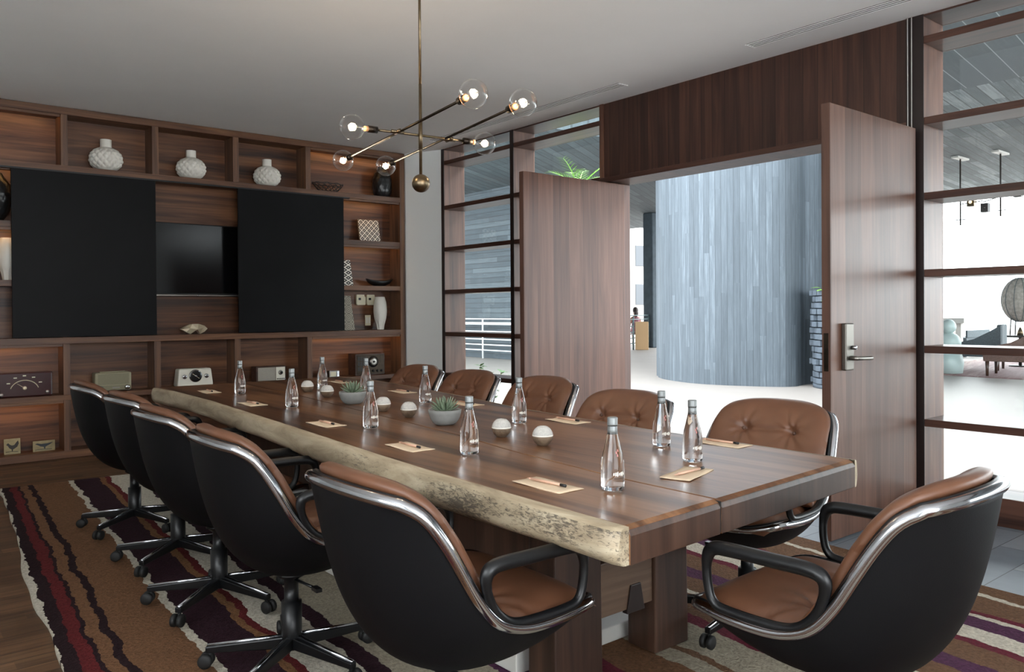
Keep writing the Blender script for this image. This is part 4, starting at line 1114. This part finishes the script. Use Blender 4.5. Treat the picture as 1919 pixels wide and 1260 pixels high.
box('case', M['walnut_box'], -.18,.18,0,.16,0,.235, t, .006); box('front_panel', M['bronze_p'] if 'bronze_p' in M else M['dbrass'], -.168,.168,-.004,0,.012,.222, t, .002)
knob(t, .035, .145, .062, M['black'], -.004, .008, 'dial_ring'); knob(t, .035, .145, .045, M['steel'], -.012, .006, 'dial_face'); knob(t, .035, .145, .012, M['black'], -.018, .008)
for k in range(4):
    for j in range(3): box('grille_slot', M['black'], -.150+k*.03,-.130+k*.03,-.0052,-.0038,.05+j*.055,.09+j*.055, t, 0)
for a in (.03,.085,.135): knob(t, a, .045, .013, M['black'], -.004, .012)
t = thing('desk_clock', 'small silver desk clock between the two wooden radios', 'clock', (_sx(627,YF,.57),YF,ZR))
box('case', M['steel'], -.058,.058,0,.06,0,.072, t, .004); box('clock_face', M['cream'], -.046,.018,-.002,0,.012,.06, t, .001); box('side_grip', M['chrome'], .026,.052,-.004,0,.006,.066, t, .002)
# ---- bird picture tiles on the bottom shelf
M['birdtile'] = plain('aged_tile', (150,138,104), .6, noise=.2, nscale=25); M['birdink'] = plain('bird_ink', (40,36,34), .6); M['birdink2'] = plain('bird_ink_blue', (44,52,60), .6)
def birdtile(px, w, h, label, kind):
    t = thing('picture_tile', label, 'picture', (_sx(px,7.78,.14),7.775,.0665))
    o = box('tile_body', M['birdtile'], -w/2,w/2,0,.015,0,h, t, .002); o.rotation_euler = (radians(-6),0,0)
    if kind == 0: P = [(-.36,.62),(-.30,.70),(-.22,.72),(-.14,.62),(-.02,.56),(.12,.58),(.24,.74),(.36,.86),(.40,.66),(.30,.46),(.16,.36),(.04,.30),(.02,.16),(-.03,.16),(-.04,.30),(-.18,.40),(-.26,.54)]
    else: P = [(-.40,.72),(-.30,.78),(-.12,.70),(.15,.72),(.40,.80),(.30,.64),(.16,.50),(.06,.40),(.05,.22),(.0,.22),(-.01,.40),(-.16,.46),(-.26,.58)]
    mb = MB(); mb.add([(a*w,-.0018,b*h) for a,b in P]+[(a*w,-.0002,b*h) for a,b in P],[tuple(range(len(P)))]+[(i,(i+1) % len(P),len(P)+(i+1) % len(P),len(P)+i) for i in range(len(P))])
    mb.tube([(-.4*w,-.0012,.15*h),(-.1*w,-.0012,.19*h),(.35*w,-.0012,.13*h)], .002, 5)
    o = mb.build('bird_drawing', M['birdink'] if kind == 0 else M['birdink2'], t); o.rotation_euler = (radians(-6),0,0)
birdtile(23, .118, .128, 'upright picture tile of a tail-up bird on the bottom shelf', 0)
birdtile(82.5, .165, .088, 'wide picture tile of a dark bird near the upright on the bottom shelf', 1)

# ================================================================ OUTSIDE
struct(box('floor', M['terrace'], 5.25, 60, -12, 60, -.1, -.002, bevel=0)).name = 'floor'
# soffit round the open court; unseen slot along the facade added for daylight
def soff(name, mat, x0,x1,y0,y1,z=4.33,t=.4):
    struct(box(name, mat, x0,x1,y0,y1,z,z+t, bevel=0))
soff('ceiling', M['soffit_n'], 8.0, 12.2, -9, 5.85)
soff('ceiling', M['soffit'], 12.2, 22.8, -9, 10.2, 4.36)
soff('ceiling', M['soffit_l'], 7.6, 23.2, 10.2, 27, 4.35)
struct(box('wall_terrace', M['far_wall'], 12.72, 13.0, 14.7, 27, -.002, 4.35, bevel=0))
# board-clad tower
PL = [(12.6,10.15),(11.55,9.85),(11.42,9.66)]
PL2 = [(11.30,9.60),(11.08,9.30),(10.92,8.95),(10.80,8.55),(10.78,8.2),(10.86,7.85),(11.0,7.52),(11.16,7.22),(11.32,7.03),(11.55,6.97),(11.90,7.04),(12.1,6.98)]
PL3 = [(12.78,6.86),(12.80,5.75),(13.4,5.7),(13.6,10.15)]
poly = PL+[(p.x,p.y) for p in smoothpath([(a,b,0) for a,b in PL2],5)]+PL3
def walls_uv(name, poly, z0, z1, mat):
    n = len(poly); me = bpy.data.meshes.new(name)
    vs = [(x,y,z0) for x,y in poly]+[(x,y,z1) for x,y in poly]
    fs = [((i+1) % n,i,n+i,n+(i+1) % n) for i in range(n)]+[tuple(range(n)),tuple(range(2*n-1,n-1,-1))]
    me.from_pydata(vs,[],fs); uv = me.uv_layers.new(name='boards')
    L = [0]
    for i in range(n): a = Vector(poly[i]); b = Vector(poly[(i+1) % n]); L.append(L[-1]+(b-a).length)
    for p in me.polygons[:n]:
        i = p.index
        for li, (u, z) in zip(p.loop_indices, ((L[i+1],z0),(L[i],z0),(L[i],z1),(L[i+1],z1))): uv.data[li].uv = (u,z)
    bm = bmesh.new(); bm.from_mesh(me); bmesh.ops.recalc_face_normals(bm, faces=bm.faces); bm.to_mesh(me); bm.free()
    me.materials.append(mat); o = bpy.data.objects.new(name, me); link(o); return o
tw = walls_uv('tower_core', poly, -.002, 4.325, M['tower']); tag(tw, 'big rounded blue-grey board-marked concrete tower outside the doorway', 'tower')
# brick planter with trailing leaf
bp = thing('brick_planter', 'rough grey brick planter at the foot of the concrete tower', 'planter', (12.0,6.24,-.001))
M['brick'] = plain('grey_brick', (74,84,94), .8, noise=.25, nscale=6, bump=.3); M['brick_d'] = plain('grey_mortar', (60,70,80), .9)
RR = .60; MB().lathe([(0,0),(RR-.05,0),(RR-.05,1.52),(0,1.50)], 40).build('core', M['brick_d'], bp)
MB().lathe([(RR-.06,0),(RR+.03,0),(RR+.03,.06),(RR-.06,.06)], 40).build('base_ring', M['brick'], bp)
bk = MB()
for row in range(15):
    z = .07+row*.097
    for k in range(26):
        a = 2*pi*(k+.5*(row % 2))/26; pr = random.choice((0,0,.015,.03,.045,-.01))
        c = Vector((cos(a)*(RR-.02+pr), sin(a)*(RR-.02+pr), z+.042)); e = Vector((cos(a),sin(a),0)); s = Vector((-sin(a),cos(a),0))
        bk.obox(c, e*.05, s*.064, Vector((0,0,.041)))
bk.build('brickwork', M['brick'], bp, .006)
def leafblade(mb, p, d, L, w, droop=0, segs=5):
    p = Vector(p); d = Vector(d).normalized(); sd = d.cross(Vector((0,0,1)));
    sd = sd.normalized() if sd.length > 1e-4 else Vector((1,0,0)); pts = []
    for k in range(segs+1):
        t = k/segs; c = p+d*L*t-Vector((0,0,droop*t*t)); ww = w*.5*(sin(pi*min(.97,.12+t*.86)))
        nn = sd.cross(d).normalized()
        pts += [c+sd*ww, c+nn*ww*.22, c-sd*ww]
    fs = []
    for k in range(segs):
        for q in range(2): fs.append((k*3+q,k*3+q+1,(k+1)*3+q+1,(k+1)*3+q))
    mb.add(pts, fs, True)
iv = MB()
for k in range(16):
    a = 2.5+k*.14; p = (cos(a)*.55+.0, sin(a)*.55, 1.54-.03*(k % 4)); leafblade(iv, p, (cos(a)+random.uniform(-.4,.4), sin(a)+random.uniform(-.4,.4), random.uniform(-.5,.6)), .16, .09, .05)
iv.build('trailing_leaves', M['leaf'], bp)
# palm behind the left pane
pa = thing('potted_palm', 'green palm outside, its fronds showing above the left door leaf', 'plant', (6.55,6.72,0))
MB().lathe([(0,0),(.2,0),(.26,.42),(.23,.42),(.21,.38),(0,.38)], 28).build('pot', M['concrete'], pa)
st = MB(); st.tube([(0,0,.38),(.03,.02,1.4),(0,.03,2.64)], .03, 8); st.build('trunk', M['stem'], pa)
for k in range(15):
    a = 2*pi*k/15+.2; up_ = random.uniform(.3,1.1); L = random.uniform(.28,.46); mb = MB()
    P = [Vector((0,.03,2.64))+Vector((cos(a),sin(a),0))*L*t+Vector((0,0,1))*(up_*L*1.1*t-.42*L*t*t) for t in [q/9 for q in range(10)]]
    mb.tube(P, .006, 6, rs=[.008-.0006*q for q in range(10)])
    for q in range(2,10):
        d = (P[q]-P[q-1]).normalized(); s = d.cross(Vector((0,0,1))).normalized()
        for sg in (-1,1): leafblade(mb, P[q], d*.75+s*sg*.8+Vector((0,0,.18)), .19*(1-.05*q), .011, .03)
    mb.build('frond', M['leaf'], pa)
def shrub(loc, h, label, r=.2):
    t = thing('shrub', label, 'plant', loc, 0, None); lf = MB(); sm = MB()
    for k in range(9):
        a = 2*pi*k/9; e = Vector((cos(a)*r*random.uniform(.3,1), sin(a)*r*random.uniform(.3,1), h*random.uniform(.65,1)))
        P = [Vector((0,0,0)).lerp(e, q/6)+Vector((0,0,.04*sin(q/6*pi))) for q in range(7)]; sm.tube(P, .004, 5)
        for q in range(2,7):
            for j in range(3):
                b = random.uniform(0,6.28); leafblade(lf, P[q], (cos(b),sin(b),random.uniform(.1,.9)), .09, .045, .02)
    sm.build('stems', M['stem'], t); lf.build('leaves', M['leafd'], t)
pp = onz(896,752,0.28)
for (x,y), h, lb in (((5.75,7.46),.62,'leafy shrub just outside the slim left window'),((5.62,6.55),.5,'low green shrub outside behind the second tufted chair')): shrub((x,y,-.002), h, lb)
# railings
M['rail'] = plain('white_rail', (222,226,228), .4); M['rail_d'] = plain('dark_rail', (90,110,112), .45)
def railing(A, B, zs, posts, mat, label, r=.022):
    A = Vector(A); B = Vector(B); t = thing('railing', label, 'railing', tuple((A+B)/2)); c = (A+B)/2
    for z in zs: MB().tube([A-c+Vector((0,0,z)), B-c+Vector((0,0,z))], r*(1.7 if abs(z-.9) < .03 else .7), 8).build('rail', mat, t)
    for k in range(posts+1):
        p = A.lerp(B, k/posts)-c; MB().tube([p, p+Vector((0,0,1.02))], r*1.1, 8).build('railing_post', mat, t)
railing((12.5,14.4,0),(12.5,22.5,0),(1.02,.90,.70,.50,.36,.22),4,M['rail'],'white horizontal railing in front of the concrete terrace wall')
railing((17.0,16.0,0),(21.3,17.9,0),(1.05,.93,.72,.54,.36,.2),3,M['rail_d'],'dark thin railing seen through the gap left of the tower')
# dark column, far building
cp_ = ray(1222, 600); cp_.z = 0; cp_.normalize(); CP = cp_*26.5
o = MB().box(-.2,.2,-.2,.2,-.002,4.35).build('stone_column', plain('dark_column', (64,76,84), .8, noise=.2, nscale=5, bump=.4), None, .03); o.location = CP; tag(o, 'dark rough column beyond the railing, left of the tower', 'column')
fb = thing('apartment_building', 'pale distant apartment block glimpsed left of the tower', 'building', (48,43,0))
M['bld'] = plain('pale_render', (180,178,172), .8); M['bwin'] = plain('grey_window', (52,58,64), .3)
box('wall', M['bld'], -6,6,-1,9,-.002,16, fb, 0)
for i in range(5):
    for j in range(6):
        w_ = box('window', M['bwin'], -5.2+j*2.0,-4.2+j*2.0,-1.06,-1,1.6+i*3,3.2+i*3, fb, .02); 
        o = box('window', M['bwin'], -6.06,-6,-.2+j*1.5,.7+j*1.5,1.6+i*3,3.2+i*3, fb, .02)
# person at a counter beyond the railing
M['skin'] = plain('skin', (172,126,102), .5); M['hair'] = plain('dark_hair', (44,34,30), .6); M['dress'] = plain('plum_dress', (132,84,92), .8, noise=.3, nscale=12)
def person(loc, rz):
    t = thing('person', 'person with dark hair in a patterned plum dress sitting beyond the railing', 'person', loc, rz)
    def skin(name, J, E, R, mat, par, root=0):
        me = bpy.data.meshes.new(name); me.from_pydata(J, E, []); me.materials.append(mat)
        bm = bmesh.new(); bm.from_mesh(me); bm.verts.layers.skin.verify(); bm.to_mesh(me); bm.free(); o = bpy.data.objects.new(name, me); link(o, par)
        sk = o.modifiers.new('skin','SKIN')
        for i, r in enumerate(R): me.skin_vertices[0].data[i].radius = (r, r)
        me.skin_vertices[0].data[root].use_root = True
        s = o.modifiers.new('sub','SUBSURF'); s.levels = 2; s.render_levels = 2
        for p in me.polygons: p.use_smooth = True
        return o
    J = [(0,0,.52),(0,.02,.74),(0,0,.94),(0,.01,1.02),(0,.03,1.10),(0,.035,1.20),(0,.03,1.28),
         (.17,0,.92),(.20,.06,.68),(.12,.26,.66),(.10,.33,.66),(-.17,0,.92),(-.20,.06,.68),(-.08,.25,.74),(-.05,.30,.80),
         (.10,.04,.50),(.11,.42,.50),(.11,.38,.12),(.11,.40,.05),(.11,.52,.04),(-.10,.04,.50),(-.11,.42,.50),(-.11,.40,.12),(-.11,.42,.05),(-.11,.54,.04)]
    E = [(0,1),(1,2),(2,3),(3,4),(4,5),(5,6),(2,7),(7,8),(8,9),(9,10),(2,11),(11,12),(12,13),(13,14),(0,15),(15,16),(16,17),(17,18),(18,19),(0,20),(20,21),(21,22),(22,23),(23,24)]
    R = [.14,.115,.11,.05,.075,.085,.05,.055,.042,.032,.03,.055,.042,.032,.03,.085,.06,.04,.035,.03,.085,.06,.04,.035,.03]
    body = skin('body', J, E, R, M['skin'], t)
    hm = MB(); hm.sphere((0,.0,1.215), .098, .105, .115, 24, 14); hm.sphere((0,-.05,1.10), .085, .06, .12, 16, 10); hm.build('hair', M['hair'], t)
    fc = MB(); fc.sphere((0,.075,1.19), .062, .06, .08, 20, 12); fc.sphere((0,.137,1.185), .012, .016, .02, 10, 6); fc.build('face', M['skin'], t)
    ey = MB(); [ey.sphere((s*.028,.128,1.205), .009,.006,.006,8,6) for s in (-1,1)]; ey.box(-.02,.02,.128,.132,1.148,1.154); ey.build('eyes', M['hair'], t)
    dr = MB(); dr.lathe([(.155,.40),(.175,.47),(.165,.56),(.135,.72),(.15,.86),(.13,.95),(.07,.985)], 24); dr.lathe([(.19,.44),(.20,.50),(.17,.56),(0,.58)], 24, (0,.2,0)); dr.build('dress', M['dress'], t)
pc = Vector((19.45,17.63,0))
pd = ray(1191, 600); pd.z = 0; pd.normalize(); PP = pd*28.3
person((PP.x,PP.y,-.002), radians(-20))
MB_ = MB(); MB_.box(-.24,.24,-.24,.22,.36,.405)
for a in (-.2,.2):
    for b in (-.2,.18): MB_.box(a-.02,a+.02,b-.02,b+.02,0,.36)
o = MB_.build('stool', M['table_end'], None, .004); o.location = (PP.x,PP.y,-.002); o.rotation_euler = (0,0,radians(-20)); tag(o, 'dark wooden stool under the person beyond the railing', 'stool')
pd = ray(1203, 630); pd.z = 0; pd.normalize(); PP2 = pd*25.0
o = MB().box(-.20,.20,-.12,.12,0,.86).build('counter', plain('tan_wood_counter', (196,160,116), .5), None, .01); o.location = (PP2.x,PP2.y,-.002); o.rotation_euler = (0,0,-.85); tag(o, 'tan wooden counter box behind the dark railing', 'counter')

# ---- lounge seen through the right window
o = MB().box(-1.3,5.0,-3.0,1.6,0,.012).build('lounge_rug', board_mat('lounge_rug_stripes', ((112,76,74),(140,110,112),(196,176,160)), .22, 'obj', 30, ang=radians(78), groove=.0), None); o.location = (16.6,6.0,-.002); tag(o, 'striped rug under the lounge chairs outside', 'rug')
M['wicker'] = plain('dark_wicker', (70,82,88), .7, noise=.3, nscale=40, bump=.3); M['brown_w'] = plain('brown_wicker', (92,70,62), .7, noise=.25, nscale=40, bump=.3)
def lounge(loc, rz, mat, label):
    t = thing('lounge_chair', label, 'armchair', loc, rz, 'woven lounge chairs on the terrace')
    for s in (-1,1):
        P = [(-.46,.26),(.42,.26),(.44,.48),(.30,.52),(.0,.60),(-.25,.74),(-.46,.88)]
        mb = MB(); mb.add([(s*.36-.04,y,z) for y,z in P]+[(s*.36+.04,y,z) for y,z in P],[tuple(range(7)),tuple(range(13,6,-1))]+[(i,(i+1) % 7,7+(i+1) % 7,7+i) for i in range(7)]); mb.build('side_panel', mat, t, .012)
    MB().box(-.33,.33,-.47,-.38,.26,.88).build('backrest', mat, t, .015)
    MB().box(-.32,.32,-.38,.40,.28,.44).build('seat_cushion', mat, t, .03)
    for a in (-.34,.34):
        for b in (-.40,.37): MB().tube([(a,b,0),(a,b,.27)], .03, 8, rs=[.022,.034]).build('leg', M['table_end'], t)
lounge((17.2,6.46,.011), radians(12), M['wicker'], 'grey woven lounge chair seen side-on through the right window')
lounge((15.95,5.36,.011), radians(8), M['brown_w'], 'brown woven lounge chair cut by the right picture edge')
t = thing('stacked_sculpture', 'pale stacked-sphere sculpture at the left edge of the right window', 'sculpture', (15.8,6.43,.011))
M['celadon'] = plain('celadon', (178,196,194), .4)
MB().lathe([(0,0),(.24,0),(.26,.2),(.22,.38),(0,.4)], 28).build('base', M['celadon'], t); MB().sphere((0,0,.56),.22,.22,.20).build('lower_sphere', M['celadon'], t); MB().sphere((0,0,.86),.135,.135,.14).build('upper_sphere', M['celadon'], t)
t = thing('pedestal_table', 'small white T-shaped pedestal table beyond the grey lounge chair', 'table', (19.5,7.70,.0105))
box('top', M['white_metal'], -.38,.38,-.25,.25,.86,.98, t, .01); box('pedestal', M['white_metal'], -.06,.06,-.06,.06,.02,.86, t, .005); box('foot', M['white_metal'], -.25,.25,-.2,.2,0,.02, t, .004)
t = thing('low_bench', 'dark low bench far out on the terrace', 'bench', (21.9,8.45,-.002))
box('seat', M['wicker'], -.7,.7,-.25,.25,.40,.48, t, .01); box('backrest', M['wicker'], -.7,.7,-.27,-.22,.48,.66, t, .01)
for a in (-.6,.6): box('leg', M['wicker'], a-.04,a+.04,-.2,.2,0,.40, t, .004)
sp = ray(1912, 600); sp.z = 0; sp.normalize(); SP = sp*19.5
t = thing('side_table', 'thin dark side table under the egg-shaped lantern', 'table', (SP.x,SP.y,.0105))
MB().lathe([(0,.60),(.34,.60),(.34,.635),(0,.635)], 30).build('top', M['iron'], t); MB().tube([(0,0,.02),(0,0,.60)], .03, 10).build('stem', M['iron'], t); MB().lathe([(0,0),(.2,0),(.2,.02),(0,.02)], 24).build('foot', M['iron'], t)
t = thing('egg_lantern', 'large woven egg-shaped lantern on thin legs at the right picture edge', 'lantern', (SP.x,SP.y,.646))
M['woven'] = plain('woven_shade', (148,142,134), .8, noise=.3, nscale=18, bump=.4)
MB().sphere((0,0,.73), .34, .34, .45, 32, 20).build('shade', M['woven'], t)
rb = MB()
for k in range(12):
    a = pi*k/6; rb.tube([(.345*cos(a)*sin(q), .345*sin(a)*sin(q), .73-.455*cos(q)) for q in [pi*j/14 for j in range(15)]], .006, 5)
rb.build('ribs', M['wicker'], t)
for k in range(4):
    a = pi/4+pi*k/2; MB().tube([(.2*cos(a),.2*sin(a),.003),(.18*cos(a),.18*sin(a),.36)], .012, 6).build('leg', M['iron'], t)
MB().lathe([(0,.0),(.06,.0),(.05,.08),(.015,.16),(0,.17)], 14).build('bell', M['brass'], t)
# ---- branching pendant lamp under the soffit
pt = thing('branch_pendant', 'two-stem branching pendant lamp hanging under the terrace soffit', 'light', (17.9,6.66,4.36))
for dy, dz in ((.38,-1.42),(-.38,-1.30)):
    box('ceiling_plate', M['white_metal'], -.28,.28,dy-.07,dy+.07,-.04,-.001, pt, .004)
    MB().tube([(0,dy,-.04),(0,dy,dz)], .016, 8).build('stem', M['iron'], pt)
    cr = MB(); cr.tube([(0,dy-.10,dz+.12),(0,dy+.10,dz+.12)], .009, 6); cr.tube([(.0,dy-.1,dz+.12),(0,dy-.1,dz-.2)], .005, 6); cr.build('cross_bar', M['iron'], pt)
br = MB(); br.tube([(0,.38,-.98),(0,-.05,-.95)], .010, 6); br.tube([(0,-.05,-.98),(0,-.38,-.90),(0,-1.05,-.72)], .010, 6); br.build('arm', M['iron'], pt)
M['lampglow'] = emis('lamp_glow', (255,214,150), 3)
for dy, dz, mt in ((.16,-.96,M['brass']),(-.10,-1.10,M['iron']),(-.70,-.86,M['dbrass'])):
    ln = box('lantern', mt, -.07,.07,dy-.07,dy+.07,dz-.09,dz+.09, pt, .004)
    MB().sphere((-.075,dy,dz), .03, n=12, m=8).build('lantern_bulb', M['lampglow'] if mt is not M['iron'] else M['iron'], ln)

# ================================================================ LIGHT
wd = bpy.data.worlds.new('sky'); SC.world = wd; wd.use_nodes = True
bg = wd.node_tree.nodes['Background']; bg.inputs['Color'].default_value = (.92,.965,1.0,1); bg.inputs['Strength'].default_value = WORLD
def bulb_light(p):
    l = bpy.data.lights.new('globe_bulb_light','POINT'); l.energy = BULB; l.color = (1,.82,.60); l.shadow_soft_size = .02
    o = bpy.data.objects.new('globe_bulb_light', l); link(o); o.location = p
for px, py in ((660,238),(908,269),(643,301),(887,176),(723,311),(980,193)): bulb_light(onz(px,py,2.046))
SC.view_settings.view_transform = 'Standard'; SC.view_settings.look = 'None'; SC.view_settings.exposure = EXPO; SC.view_settings.gamma = 1; SC.view_settings.use_curve_mapping = False
cy = SC.cycles
cy.use_denoising = True; cy.max_bounces = 10; cy.diffuse_bounces = 5; cy.glossy_bounces = 5; cy.transmission_bounces = 8; cy.transparent_max_bounces = 12
cy.caustics_reflective = False; cy.caustics_refractive = False; cy.sample_clamp_indirect = 6; cy.blur_glossy = .5
